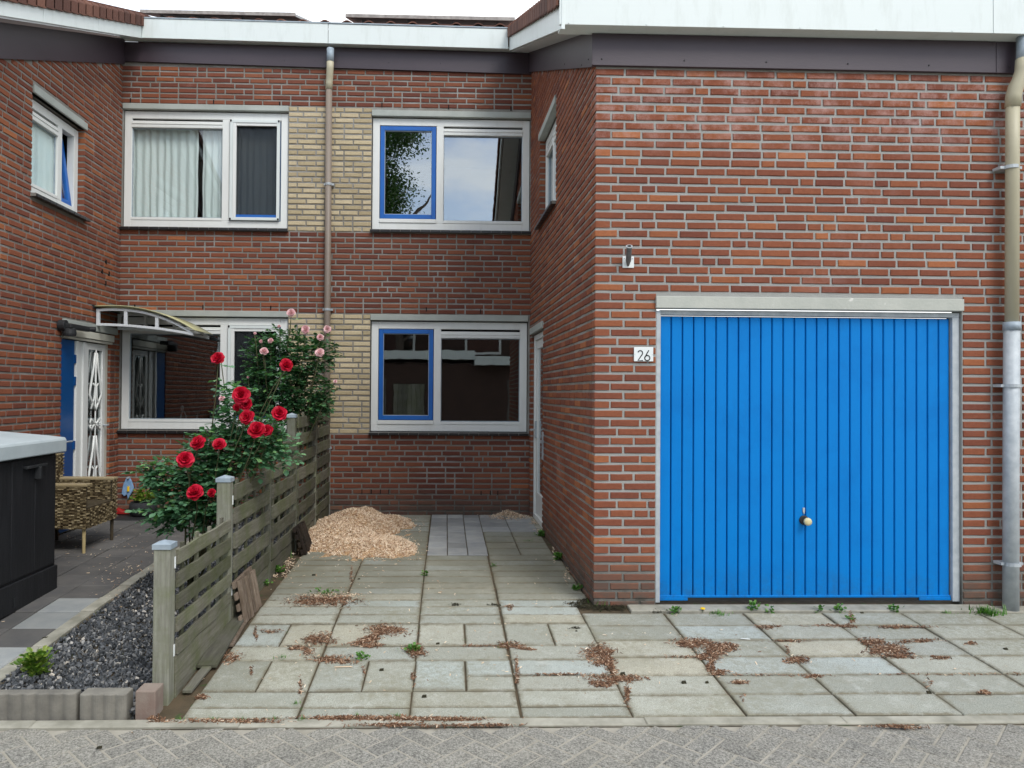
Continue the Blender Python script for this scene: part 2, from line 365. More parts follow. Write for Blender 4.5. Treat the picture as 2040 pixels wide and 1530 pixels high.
PPINK = petal_mat('pink_petals', [(0, (.78, .42, .45)), (.5, (.85, .56, .57)), (1, (.9, .70, .68))])
RATT = ramp_mat('rattan_strand', [(0, (.05, .036, .02)), (.35, (.12, .09, .05)), (.7, (.25, .20, .11)), (1, (.42, .35, .22))], .5, .001)
RATD = mat('rattan_dark', (.045, .035, .022), (.08, .065, .04), 30, .6)
LEGM = mat('leg_straw', (.40, .32, .16), (.5, .41, .22), 20, .5)
BOXB = mat('storage_box_body', (.008, .009, .011), (.017, .018, .021), 7, .55, .4, bump=.004, bscale=25, stretch=(1, 8, .4))
BOXL = mat('storage_box_lid', (.38, .44, .46), (.44, .50, .52), 5, .5)
TEXT = mat('black_digits', (.01, .01, .012), rough=.5)
PLATE = mat('white_enamel', (.76, .80, .80), (.70, .75, .75), 8, .3)
YBRASS = mat('ivory_knob', (.56, .50, .27), (.62, .57, .35), 30, .35)
CANO = mat('canopy_sheet', (.36, .35, .19), (.45, .44, .26), 4, .4)
POT = mat('dark_pot', (.022, .024, .028), (.035, .037, .04), 20, .8)
REDS = mat('red_shoe', (.30, .012, .012), rough=.5)
CLOTH = mat('light_blue_cloth', (.16, .30, .50), (.24, .38, .58), 30, .8)
PINKC = mat('reddish_concrete', (.20, .145, .12), (.25, .21, .175), 9, .9, bump=.004, bscale=150)
GREYC = mat('grey_palisade', (.13, .125, .11), (.22, .21, .18), 6, .9, bump=.005, bscale=120)
YFLOW = mat('yellow_flower', (.75, .5, .01), rough=.6)
MOSS = mat('dark_moss', (.02, .02, .012), (.045, .04, .02), 30, .95, bump=.01)
SOAP = mat('clear_plastic', (.35, .38, .38), rough=.25)

# ------------------------------------------------------------------ wall frames: local x along the wall, y into it, z up
def frame(O, u):
    u = Vector(u).normalized(); y = Vector((0, 0, 1)).cross(u)
    return Matrix(((u.x, y.x, 0, O[0]), (u.y, y.y, 0, O[1]), (0, 0, 1, O[2]), (0, 0, 0, 1)))
YG, YB = 5.33, 8.90
FB = frame((0, YB, 0), (1, 0, 0))
FG = frame((0, YG, 0), (1, 0, 0))
FL = frame((-3.88, 0, 0), (0, 1, 0))                     # u = Y
FR = frame((1.07, YG, 0), (.07, -3.57, 0))               # u = -(Y-5.33)
FLG = frame((0, YG, 0), (1, 0, 0))
def rooft(Y): return 3.9 + .42*(Y-YG)

# ------------------------------------------------------------------ bricks
SB, HB, BH, JT, RP = .2045, .094, .0455, .0170, .0652
def brick_geo(w, h=BH, depth=.10, seed=0, e=.0075):
    r = random.Random(seed); j = lambda a=.0012: r.uniform(-a, a)
    hx, hz = w/2, h/2; vs = []
    def ring(x, z, y, n=0, a=.0012):
        pts = [(-x, -z), (-x*.33, -z), (x*.33, -z), (x, -z), (x, z), (x*.33, z), (-x*.33, z), (-x, z)]
        return [(p[0]+j(a), y+j(a*.5), p[1]+j(a)) for p in pts]
    vs = ring(hx, hz, depth, a=0) + ring(hx, hz, -e+.005, a=.0016) + ring(hx-.0045, hz-.004, -e, a=.0014)
    fs = []
    for k in range(2):
        for i in range(8): fs.append((k*8+i, k*8+(i+1) % 8, (k+1)*8+(i+1) % 8, (k+1)*8+i))
    fs += [(16, 17, 22, 23), (17, 18, 21, 22), (18, 19, 20, 21)]
    return vs, fs
VAR = {('s', k): brick_geo(SB, seed=k) for k in range(6)}
VAR.update({('h', k): brick_geo(HB, seed=50+k) for k in range(4)})
MESHC = {}
def brick_mesh(key, m, nm):
    if (key, nm) not in MESHC:
        v, f = VAR[key]; me = bpy.data.meshes.new(nm); me.from_pydata(v, [], f); me.materials.append(m); MESHC[(key, nm)] = me
    return MESHC[(key, nm)]
def brick_rows(F, ua, ub, z0, z1, holes, startA=0, startB=0, cornerA=None, cornerB=None, seed=1):
    """bricks as (F, u centre, z centre, width); cornerX: this wall loses every other course's corner brick to its neighbour"""
    out = []; r = random.Random(seed); k = 0; z = z0+.006
    while z + BH < z1(0) if callable(z1) and False else k < 200:
        zc = z + BH/2
        a, b = ua, ub
        offA = cornerA is not None and k % 2 == cornerA; a = ua + .122 if offA else ua
        if cornerB is not None and k % 2 == cornerB: b = ub - .122
        cuts = [(a, b)]
        for (h0, h1, g0, g1) in holes:
            if z + BH*.5 > g0 and z + BH*.5 < g1:
                nx = []
                for (p, q) in cuts:
                    if h1 <= p or h0 >= q: nx.append((p, q))
                    else:
                        if h0 - p > .03: nx.append((p, h0))
                        if q - h1 > .03: nx.append((h1, q))
                cuts = nx
        any_ = False
        for (p, q) in cuts:
            u = p; first = True
            while u < q - .02:
                w = SB if r.random() > .16 else HB
                if first: w = (SB*r.choice((.78, 1, 1)) if k % 2 or offA else HB)
                first = False
                if u + w + .05 > q: w = q - u
                if w > SB*1.12: w = w/2 - JT/2
                uc = u + w/2
                top = z1(uc) if callable(z1) else z1
                if zc < top: out.append((F, uc, zc, w)); any_ = True
                u += w + JT
        k += 1; z = z0 + .006 + k*RP
        if not any_ and k > 3 and z > 3: break
    return out
def place_bricks(root, bricks, m, name='brick', limit=300, parent_of=None):
    """the bricks that show largest become objects, the rest one joined part"""
    sc_ = []
    for i, (F, u, z, w) in enumerate(bricks):
        c = F @ Vector((u, 0, z)); p = project(c); s = 0
        if p and -20 < p[0] < 2060 and -20 < p[1] < 1550:
            a = project(F @ Vector((u-w/2, 0, z))); b = project(F @ Vector((u+w/2, 0, z)))
            s = abs(a[0]-b[0])*BH*FPX/p[2]
        sc_.append((s, i))
    sc_.sort(reverse=True); ind = [i for s, i in sc_[:limit] if s > 40]; inds = set(ind)
    r = random.Random(5); rest = {}
    for i, (F, u, z, w) in enumerate(bricks):
        key = ('s', r.randrange(6)) if w > .145 else ('h', r.randrange(4))
        base = SB if key[0] == 's' else HB
        T = F @ Matrix.Translation((u, r.uniform(-.0015, .0015), z+r.uniform(-.001, .001))) @ Matrix.Rotation(r.uniform(-.006, .006), 4, 'Y') @ Matrix.Diagonal((w/base, 1, 1, 1))
        if i in inds: link_mesh(name, brick_mesh(key, m, name), root, T)
        else: rest.setdefault(key, []).append(T)
    vs = []; fs = []
    for key, Ts in rest.items():
        tv, tf = VAR[key]; tv = np.array(tv)
        for T in Ts:
            A = np.array([list(q) for q in T]); n = len(vs); vv = tv @ A[:3, :3].T + A[:3, 3]
            vs += vv.tolist(); fs += [tuple(j+n for j in f) for f in tf]
    if vs:
        off = np.array(root_loc(root)); me = bpy.data.meshes.new(name+'work')
        me.from_pydata((np.array(vs)-off).tolist(), [], fs); me.materials.append(m)
        o = bpy.data.objects.new(name+'work', me); col.objects.link(o); o.parent = root; o['kind'] = 'stuff'
def mortar_wall(mb, F, ua, ub, z0, top, holes, th=.11):
    us = sorted({ua, ub} | {h for ho in holes for h in ho[:2] if ua < h < ub})
    T = top if callable(top) else (lambda u: top)
    for a, b in zip(us[:-1], us[1:]):
        m = (a+b)/2; hs = sorted([(h[2], h[3]) for h in holes if h[0] < m < h[1]]); z = z0
        for g0, g1 in hs:
            if g0 > z + .001: mb.box(F, a, b, 0, th, z, g0)
            z = g1
        mb.poly(F, [(a, z), (b, z), (b, T(b)), (a, T(a))], 0, th)
def grow(h, e): return (h[0]-e, h[1]+e, h[2], h[3])

# ------------------------------------------------------------------ windows
def sill(root, F, u0, u1, z, out=.055, th=.03, rec=.05):
    mb = MB(); mb.poly(F, [(u0-.02, z-th-.006), (u1+.02, z-th-.006), (u1+.02, z-.006), (u0-.02, z-.006)], -out+.012, rec)
    s = mb.build('window_sill', MORT, root)
    n = max(2, round((u1-u0+.04)/.118)); w = (u1-u0+.04)/n
    for i in range(n):
        m = MB(); a = u0-.02+i*w+.003; b = u0-.02+(i+1)*w-.003
        v = [F @ Vector(p) for p in ((a, -out, z-th-.012), (b, -out, z-th-.012), (b, -out, z-.012), (a, -out, z-.012), (a, rec-.01, z-th), (b, rec-.01, z-th), (b, rec-.01, z+.002), (a, rec-.01, z+.002))]
        m.add(v, [(0, 1, 2, 3), (7, 6, 5, 4), (0, 4, 5, 1), (1, 5, 6, 2), (2, 6, 7, 3), (3, 7, 4, 0)])
        m.build('sill_tile', BLACK, s, bevel=.003)
def lintel(root, F, u0, u1, z0, z1, m=None, out=.022, name='lintel', **kw):
    mb = MB(); mb.box(F, u0, u1, -out, .05, z0, z1); return mb.build(name, m or LINT, root, bevel=.004, **kw)
def ringbox(mb, F, u0, u1, z0, z1, w, y0, y1, wb=None, wt=None):
    wb = wb or w; wt = wt or w
    mb.box(F, u0, u0+w, y0, y1, z0, z1); mb.box(F, u1-w, u1, y0, y1, z0, z1)
    mb.box(F, u0+w, u1-w, y0, y1, z0, z0+wb); mb.box(F, u0+w, u1-w, y0, y1, z1-wt, z1)
def window(root, F, u0, u1, z0, z1, um, kinds, rec=.03, fm=None, room=True, glass=None, label=None, wf=.085):
    fm = fm or WHITE
    mb = MB(); a, b, c, d = u0+.008, u1-.008, z0+.004, z1-.012
    ringbox(mb, F, a, b, c, d, wf, rec, rec+.075)
    if um is not None: mb.box(F, um-.043, um+.043, rec-.001, rec+.075, c+wf, d-wf)
    wn = mb.build('window', fm, root, bevel=.004, label=label)
    bk = MB(); ringbox(bk, F, u0-.03, u1+.03, z0-.0, z1+.0, .075, rec+.03, rec+.06); bk.build('gasket', DARK, wn)
    fields = [(a+wf, (um-.043) if um is not None else b-wf)] + ([(um+.043, b-wf)] if um is not None else [])
    for (p, q), k in zip(fields, kinds):
        lo, hi = c+wf, d-wf
        if k == 'blue':
            t = MB(); t.box(F, p, q, rec-.012, rec+.03, lo, lo+.045); t.build('ledge', fm, wn, bevel=.003); lo += .047
            t = MB(); ringbox(t, F, p+.006, q-.006, lo+.004, hi-.006, .052, rec+.004, rec+.06); sh = t.build('sash', SBLUE, wn, bevel=.005)
            t = MB(); ringbox(t, F, p+.058, q-.058, lo+.056, hi-.058, .006, rec+.012, rec+.03); t.build('glazing_bead', ZINC, wn)
            t = MB(); t.box(F, p+.055, q-.055, rec+.03, rec+.036, lo+.054, hi-.056); t.build('pane', glass or GLASS, wn)
        elif k == 'fixed':
            t = MB(); t.box(F, p, q, rec-.004, rec+.05, hi-.095, hi-.028); t.box(F, p, q, rec-.012, rec+.02, hi-.066, hi-.060)
            t.box(F, p, q, rec-.008, rec+.03, hi-.108, hi-.097); t.build('vent_strip', fm, wn, bevel=.003)
            t = MB(); t.box(F, p, q, rec+.028, rec+.05, hi-.028, hi); t.build('vent_slot', DARK, wn)
            t = MB(); t.box(F, p, q, rec-.006, rec+.03, lo, lo+.032); t.build('ledge', fm, wn, bevel=.003)
            t = MB(); ringbox(t, F, p, q, lo+.034, hi-.11, .008, rec+.02, rec+.034); t.build('glazing_bead', ZINC, wn)
            t = MB(); t.box(F, p, q, rec+.034, rec+.040, lo+.03, hi-.1); t.build('pane', glass or GLASS, wn)
        elif k == 'screen':
            t = MB(); ringbox(t, F, p+.01, q-.012, lo+.006, hi-.006, .035, rec-.03, rec+.006); t.build('screen_frame', FASC, wn, bevel=.003)
            t = MB(); t.box(F, p+.046, p+.085, rec-.026, rec+.004, lo+.042, hi-.042); t.box(F, p+.086, q-.048, rec-.022, rec+.004, hi-.075, hi-.042); t.build('screen_cassette', WHITE, wn, bevel=.003)
            t = MB(); t.box(F, p+.086, q-.048, rec-.012, rec+.0, lo+.042, lo+.075); t.build('sash_rail', SBLUE, wn)
            t = MB(); ringbox(t, F, p+.006, q-.006, lo+.004, hi-.006, .045, rec+.02, rec+.06); t.build('sash', DBLUE, wn)
            t = MB(); t.box(F, p+.085, q-.047, rec+.006, rec+.008, lo+.04, hi-.04); t.build('insect_screen', SCREEN, wn)
            t = MB(); t.box(F, p+.05, q-.05, rec+.034, rec+.040, lo+.04, hi-.04); t.build('pane', glass or GLASS, wn)
            for cu in (p+.012, q-.034):
                for cz in (lo+.008, hi-.03):
                    t = MB(); t.box(F, cu, cu+.02, rec-.036, rec-.030, cz, cz+.022); t.build('corner_clip', BLKP, wn)
        elif k == 'open':
            t = MB(); t.box(F, p+.01, p+.012, rec+.04, rec+.06, lo, hi)
            t.build('seal', DARK, wn)
            G = F @ Matrix.Translation((q-.01, rec+.01, lo)) @ Matrix.Rotation(-R(8), 4, 'X')
            t = MB(); ringbox(t, G, -(q-p)+.02, 0, .0, hi-lo-.02, .05, 0, .05); t.build('sash', SBLUE, wn, bevel=.005)
            t = MB(); t.box(G, -(q-p)+.07, -.05, .02, .026, .05, hi-lo-.07); t.build('pane', GLASSC, wn)
    if room:
        t = MB(); e = .5
        P = [(u0-e, z0-.6), (u1+e, z0-.6), (u1+e, z1+.12), (u0-e, z1+.12)]
        y0, y1 = .115, 2.4
        v = [F @ Vector((x, y0, z)) for x, z in P] + [F @ Vector((x, y1, z)) for x, z in P]
        t.add(v, [(4, 5, 6, 7), (0, 1, 5, 4), (1, 2, 6, 5), (2, 3, 7, 6), (3, 0, 4, 7)]); t.build('room', ROOM, wn)
    return wn
def curtain(F, u0, u1, z0, z1, y, amp, folds, label, m=None, seed=0):
    r = random.Random(seed); n = int(folds*10); mb = MB(); vs = []; fs = []; nz_ = 8
    ph = 0; xs = []
    for i in range(n+1):
        t = i/n; ph += (2*math.pi*folds/n)*r.uniform(.6, 1.4)
        xs.append((u0+(u1-u0)*t, math.sin(ph)*amp*r.uniform(.7, 1.1)))
    for j in range(nz_+1):
        z = z0+(z1-z0)*j/nz_
        for x, d in xs: vs.append(F @ Vector((x+.004*math.sin(j*1.7+x*30), y+d*(1.1-.4*j/nz_), z)))
    for j in range(nz_):
        for i in range(n): fs.append((j*(n+1)+i, j*(n+1)+i+1, (j+1)*(n+1)+i+1, (j+1)*(n+1)+i))
    mb.add(vs, fs); o = mb.build('curtain', m or CURT, None, smooth=True, label=label, cat='curtain', group='curtains behind the upper windows'); return o
def board(mb, F, pts, y0, y1): mb.poly(F, pts, y0, y1)
def slots(root, F, pts, w=.012, h=.05):
    for (u, z) in pts:
        t = MB(); t.box(F, u-w/2, u+w/2, -.011, .03, z-h/2, z+h/2); t.build('weep_hole', DARK, root)
def screws(root, F, pts, m, y=-.03, r=.006):
    for (u, z) in pts:
        t = MB(); G = F @ Matrix.Translation((u, y, z)) @ Matrix.Rotation(R(90), 4, 'X'); t.lathe(G, [(r, 0), (r, .003), (r*.5, .005)], 8); t.build('screw', m, root)
def tube_pipe(root, name, pts, r, m, n=14): 
    mb = MB(); mb.tube(pts, r, n); return mb.build(name, m, root, smooth=True)

# ================================================================== GROUND
def grid_sheet(name, x0, x1, ys, m, dz, **kw):
    mb = MB(); xs = [x0, x1]; vs = []; fs = []
    for y in ys:
        for x in xs: vs.append((x, y, gz(y)+dz))
    for j in range(len(ys)-1): fs.append((2*j, 2*j+1, 2*j+3, 2*j+2))
    mb.add(vs, fs); return mb.build(name, m, None, **kw)
YS = [3.65, 3.8, 4.2, 4.6, 5, 5.33, 5.8, 6.4, 6.9, 7.6, 8.3, 9.2]
grid_sheet('ground', -90, 90, [-120, -20, 0, 2, 3.6, 5.33, 6.9, 8.9, 40, 120], SAND, -.10, kind='structure')

def slab_geo(w, d, t=.045, b=.005):
    x, y = w/2, d/2
    v = [(-x, -y, -t), (x, -y, -t), (x, y, -t), (-x, y, -t), (-x, -y, -b), (x, -y, -b), (x, y, -b), (-x, y, -b), (-x+b, -y+b, 0), (x-b, -y+b, 0), (x-b, y-b, 0), (-x+b, y-b, 0)]
    f = [(0, 1, 5, 4), (1, 2, 6, 5), (2, 3, 7, 6), (3, 0, 4, 7), (4, 5, 9, 8), (5, 6, 10, 9), (6, 7, 11, 10), (7, 4, 8, 11), (8, 9, 10, 11)]
    return v, f
SM = {}
def slab(root, name, x0, x1, y0, y1, m, gap=.005, dz=0, wob=1.0, r=rng):
    w, d = round(x1-x0-2*gap, 2), round(y1-y0-2*gap, 2)
    w = max(w, .03); d = max(d, .03)
    key = (w, d, m.name, name)
    if key not in SM:
        v, f = slab_geo(w, d); me = bpy.data.meshes.new(name); me.from_pydata(v, [], f); me.materials.append(m); SM[key] = me
    yc = (y0+y1)/2; sl_ = math.atan((gz(yc+.1)-gz(yc-.1))/.2)
    T = Matrix.Translation(((x0+x1)/2, yc, gz(yc)+dz+r.uniform(-.003, .003)*wob)) @ rotm(sl_+r.uniform(-.006, .006)*wob, r.uniform(-.005, .005)*wob, r.uniform(-.006, .006)*wob)
    return link_mesh(name, SM[key], root, T)

# street: herringbone clinkers
street = grid_sheet('street', -14, 14, [-7, -3, 0, 2, 3.655], SAND, -.013, kind='structure')
v_, f_ = slab_geo(.204, .1, .05, .006)
me = bpy.data.meshes.new('brick'); me.from_pydata(v_, [], f_); me.materials.append(STREET)
hb = []
a45 = R(45)
for i in range(-110, 110):
    for j in range(-40, 40):
        for k in (0, 1):
            ox, oy = (i + 4*j)*.105, i*.105
            if k == 0: lx, ly, ang = ox+.105, oy+.0525, 0
            else: lx, ly, ang = ox+.0525, oy+.21, math.pi/2
            X = (lx-ly)*.7071; Y = (lx+ly)*.7071 + 1.0
            if -3.6 < X < 5.6 and 1.2 < Y < 3.64: hb.append((X, Y, ang + a45))
hb.sort(key=lambda p: -p[1] + .15*abs(p[0]-.3))
rest = []
for i, (X, Y, a) in enumerate(hb):
    T = Matrix.Translation((X, Y, gz(Y)-.007+rng.uniform(-.002, .002))) @ rotm(R(.8)+rng.uniform(-.01, .01), rng.uniform(-.01, .01), 0) @ Matrix.Rotation(a, 4, 'Z')
    if i < 280: link_mesh('brick', me, street, T)
    else: rest.append(T)
batch('brick_paving', v_, f_, rest, street, STREET, kind='stuff')

# kerb strip along the street
kerb = thing('kerb', (0, 3.63, -.11), kind='structure')
x = -6.0
while x < 7:
    slab(kerb, 'kerb_stone', x, x+1.0, 3.652, 3.728, KERB, gap=.002, dz=.004, wob=.6); x += 1.0

# driveway
drive = grid_sheet('driveway', -1.46, 7.5, YS, SOIL, -.009, kind='structure')
def Yp(py): return onG(900, py).y
CX = [-1.30, -.735, -.17, .39, .955]
rows = [3.735] + [Yp(p) for p in (1408, 1376, 1346, 1315, 1287, 1265, 1242, 1224.5, 1208, 1195, 1183, 1171, 1161)]
yy = rows[-1]
while yy < 6.72: yy += .175; rows.append(yy)
dbl = {(0, 2): 1, (1, 2): 1, (2, 2): 2, (0, 5): 1, (1, 5): 1, (2, 5): 1, (3, 5): 1}   # two short tall slabs side by side
for c in range(4):
    k = 0; xo = rng.uniform(-.006, .006)
    while k < len(rows)-1:
        a, b = CX[c], CX[c+1]; m_ = (a+b)/2 + rng.uniform(-.01, .02)
        sh = -.05*max(0, rows[k]-5.6)*.0
        if (c, k) in dbl:
            slab(drive, 'paving_slab', a, m_, rows[k], rows[k+2], SLAB)
            if dbl[(c, k)] == 1: slab(drive, 'paving_slab', m_, b, rows[k], rows[k+2], SLAB)
            else: slab(drive, 'paving_slab', m_, b, rows[k], rows[k+1], SLAB); slab(drive, 'paving_slab', m_, b, rows[k+1], rows[k+2], SLAB)
            k += 2
        else:
            slab(drive, 'paving_slab', a+xo, (b+xo) if c < 3 or rows[k] < 5.2 else 1.06-.0196*(rows[k+1]-5.33), rows[k], rows[k+1], SLAB); k += 1
yy = rows[-1]
bl = []
while yy < 8.8:
    n = min(yy+.27, 8.88)
    for a, b in ((-1.30, -.735), (-.735, -.17)): slab(drive, 'paving_slab', a, b, yy, n, SLAB)
    for q in range(3): slab(drive, 'paving_slab', -.17+q*.1875, -.17+(q+1)*.1875, yy, n, TILEB)
    slab(drive, 'paving_slab', .3925, .69, yy, n, TILEB if yy > 7.7 else SLAB); slab(drive, 'paving_slab', .69, .985, yy, n, TILEB if yy > 7.7 else SLAB); yy = n
GX = [.95, 1.53, 2.09, 2.65, 3.21, 3.77, 4.33, 4.89, 5.45, 6.01]
GR = [3.735] + [Yp(p) for p in (1386, 1346, 1310, 1276, 1247, 1222)]
for c in range(len(GX)-1):
    for k in range(len(GR)-1): slab(drive, 'paving_slab', GX[c], GX[c+1], GR[k], GR[k+1], SLAB, gap=.003)
slab(drive, 'threshold_strip', 1.30, 3.95, GR[-1]+.004, 5.325, KERB, dz=.012, wob=.2)
slab(drive, 'threshold_strip', 3.95, 6.0, GR[-1]+.004, 5.325, KERB, dz=.0, wob=.2)

# neighbour's patio and gravel bed
patio = grid_sheet('patio', -6.5, -2.40, YS, SOIL, -.012, kind='structure')
y = 3.72; j = 0
while y < 8.85:
    n = min(y+.30, 8.89)
    x = -2.52; slab(patio, 'edging_slab', x, -2.42, y, n, KERB, dz=.006)
    slab(patio, 'paving_slab', -2.82, -2.52, y, n, PATIOL if (y < 5.2 and j not in (3,)) or j == 5 else PATIO)
    x = -3.12
    while x > -4.2:
        slab(patio, 'paving_slab', x, x+.30, y, n, PATIOL if (y < 4.6 and rng.random() < .7) else PATIO, gap=.003); x -= .30
    if y < 5.0:
        while x > -6: slab(patio, 'paving_slab', x, x+.30, y, n, PATIOL if y < 4.6 else PATIO, gap=.003); x -= .30
    y = n; j += 1
bed = grid_sheet('gravel_bed_soil', -2.42, -1.46, YS, SOIL, -.03, kind='structure')
rock = [(-1, -1, -.6), (1, -.7, -.5), (.8, 1, -.6), (-.7, .8, -.4), (-.8, -.6, .5), (.6, -.8, .35), (.9, .6, .5), (-.5, .7, .3)]
rf = [(0, 3, 2, 1), (4, 5, 6, 7), (0, 1, 5, 4), (1, 2, 6, 5), (2, 3, 7, 6), (3, 0, 4, 7)]
ms_ = []
for i in range(24000):
    y = 3.78 + (8.8-3.78)*rng.random()**1.35; x = rng.uniform(-2.41, -1.47); s = rng.uniform(.005, .014)*(1 if y < 6.5 else 1.3)
    hh = .026 + .015*math.sin(x*7+y*3)
    ms_.append(Matrix.Translation((x, y, gz(y)-.022+rng.uniform(0, hh+.012))) @ rrot() @ Matrix.Diagonal((s, s*.8, s*.4, 1)))
batch('slate_gravel', rock, rf, ms_, None, SLATE, kind='stuff', label='dark slate gravel filling the bed beside the wooden fence', cat='gravel')
# bed front blocks
def block(name, x0, x1, y0, y1, h, m, label, ribs=0, cat='edging block'):
    mb = MB(); n = ribs*6 if ribs else 1; pts = []
    if ribs:
        for i in range(n+1):
            u = x0+(x1-x0)*i/n; pts.append((u, y0 + .012*abs(math.sin(math.pi*i/6))*-1 + .012))
        pts += [(x1, y1), (x0, y1)]
    else: pts = [(x0, y0), (x1, y0), (x1, y1), (x0, y1)]
    z0 = gz(y0)-.06; k = len(pts)
    vs = [(p[0], p[1], z0) for p in pts] + [(p[0], p[1], z0+.06+h) for p in pts]
    mb.add(vs, [tuple(range(k))[::-1], tuple(range(k, 2*k))] + [(i, (i+1) % k, (i+1) % k+k, i+k) for i in range(k)])
    return mb.build(name, m, None, bevel=.006, label=label, cat=cat)
block('edging_block', -2.83, -1.82, 3.735, 3.80, .125, GREYC, 'long ribbed grey concrete edging block at the front of the slate bed', ribs=15)
block('edging_block', -1.805, -1.575, 3.735, 3.83, .12, GREYC, 'short grey concrete edging block between the long ribbed block and the reddish one', ribs=4)
block('edging_block', -1.535, -1.435, 3.75, 3.86, .13, PINKC, 'reddish concrete block at the foot of the first fence post')

# ================================================================== GARAGE WING (right)
gw = thing('garage_building', (3.2, 7, 0), 'red brick garage wing with blue up-and-over door on the right', 'building')
DOORH = (1.514, 3.767, .0, 2.143)
holesG = [(1.508, 3.773, -.2, 2.232)]
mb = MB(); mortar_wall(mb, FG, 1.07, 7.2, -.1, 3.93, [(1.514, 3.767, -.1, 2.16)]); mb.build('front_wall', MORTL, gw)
sw_top = lambda u: rooft(YG-u)+.02
wr = (-2.83, -1.73, 3.37, 4.32); dr = (-3.46, -2.50, .02, 2.21)
mb = MB(); mortar_wall(mb, FR, -3.57, -.111, -.1, sw_top, [grow(wr, .004), grow(dr, .004)]); mb.build('side_wall', MORT, gw)
gb = brick_rows(FG, 1.062, 7.2, -.02, 3.93, holesG, cornerA=0, seed=3)
gs = brick_rows(FR, -3.57, .008, -.02, sw_top, [(wr[0], wr[1], wr[2]-.03, 4.40), (dr[0], dr[1], dr[2], 2.29)], cornerB=1, seed=4)
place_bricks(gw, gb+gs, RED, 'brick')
# lintel, frame, door
lintel(gw, FG, 1.505, 3.765, 2.143, 2.230, CONC_L, out=.03)
fr = MB(); fr.box(FG, 1.514, 1.546, .0, .09, 0.02, 2.128); fr.box(FG, 3.71, 3.764, .02, .09, 0.02, 2.10); fr.box(FG, 1.546, 3.764, .02, .09, 2.10, 2.135)
gd = MB(); gd.box(FG, 1.55, 3.71, .062, .08, .035, 2.095)
door = gd.build('garage_door', mat('garage_door_backing', (.001, .05, .22), rough=.6), gw, label='blue vertically ribbed steel up-and-over door')
fr.build('door_frame', GALV, door, bevel=.003)
n = 26; w = (3.706-1.554)/n
pm = None
for i in range(n):
    a = 1.554 + i*w
    t = MB(); z0, z1 = .062, 2.088
    prof = [(0.0005, .056), (.0035, .043), (.007, .041), (w-.020, .041), (w-.015, .0455), (w-.006, .0465), (w-.0035, .056)]
    vs = [FG @ Vector((a+p, q, z)) for z in (z0, z1) for p, q in prof]; k = len(prof)
    t.add(vs, [(j, j+1, j+1+k, j+k) for j in range(k-1)] + [tuple(range(k))[::-1], tuple(range(k, 2*k))])
    t.build('panel', BLUE, door)
t = MB(); t.box(FG, 1.552, 3.708, .036, .062, .045, .062); t.build('bottom_rail', BLUE, door, bevel=.003)
t = MB(); t.box(FG, 1.56, 3.70, .040, .058, .024, .044); t.build('rubber_seal', BLKP, door)
for a, b in ((1.552, 1.76), (3.47, 3.708)):
    t = MB(); t.box(FG, a, b, .032, .058, .026, .046); t.build('corner_plate', BLUE, door, bevel=.002)
G = FG @ Matrix.Translation((2.621, .041, .606)) @ Matrix.Rotation(R(90), 4, 'X')
t = MB(); t.lathe(G @ Matrix.Translation((-.006, .004, 0)), [(.034, 0), (.034, .008), (.028, .014)], 20); t.build('rosette', BLKP, door, smooth=False)
t = MB(); t.lathe(G, [(.012, .012), (.013, .035), (.027, .04), (.029, .052), (.026, .062), (.012, .066)], 22); t.build('handle', YBRASS, door, smooth=True)
t = MB(); t.box(FG, 2.606, 2.622, .034, .041, .668, .70); t.box(FG, 2.610, 2.618, .030, .041, .655, .668); t.build('keyhole_cover', GALV, door, bevel=.002)
# side window + door on the right side wall
window(gw, FR, wr[0], wr[1], wr[2], wr[3]-.01, (wr[0]+wr[1])/2, ('fixed', 'fixed'), rec=.06, label='tall white window seen edge-on in the garage side wall')
lintel(gw, FR, wr[0]-.0, wr[1]+.0, 4.31, 4.385); sill(gw, FR, wr[0], wr[1], 3.37, rec=.06, out=.06)
t = MB(); ringbox(t, FR, dr[0]+.006, dr[1]-.006, .06, 2.205, .06, .03, .11); d2 = t.build('side_door', WHITE, gw, bevel=.004, label='narrow white door seen edge-on beside the recess')
t = MB(); ringbox(t, FR, dr[0]+.07, dr[1]-.07, .125, 2.14, .10, .05, .09, wb=.25); t.build('door_leaf', WHITE, d2, bevel=.004)
t = MB(); t.box(FR, dr[0]+.17, dr[1]-.17, .065, .071, .375, 2.04); t.build('pane', GLASS, d2)
t = MB(); t.box(FR, dr[0], dr[1], .112, .12, .0, 2.2); t.build('door_backing', ROOM, d2)
t = MB(); t.box(FR, dr[0], dr[1], -.03, .10, -.02, .06); t.build('doorstep', KERB, d2, bevel=.004)
for z in (.35, 1.12, 1.72):
    t = MB(); t.box(FR, dr[1]-.075, dr[1]-.045, .015, .035, z-.05, z+.05); t.build('hinge', BLKP, d2)
t = MB(); t.box(FR, dr[0]+.10, dr[0]+.14, .03, .05, 1.0, 1.2); t.tube([FR @ Vector((dr[0]+.12, .03, 1.1)), FR @ Vector((dr[0]+.12, -.02, 1.1)), FR @ Vector((dr[0]+.23, -.025, 1.1))], .009, 8); t.build('handle', GALV, d2)
t = MB(); t.box(FR, dr[0]-.0, dr[1]+.02, -.025, .05, 2.215, 2.29); t.build('lintel', LINT, gw, bevel=.004)
t = MB(); t.box(FR, -2.46, -2.42, -.02, -.004, 0.83, 1.12); t.box(FR, -2.47, -2.41, -.035, -.02, 1.0, 1.03); t.build('gate_latch', GALV, gw)
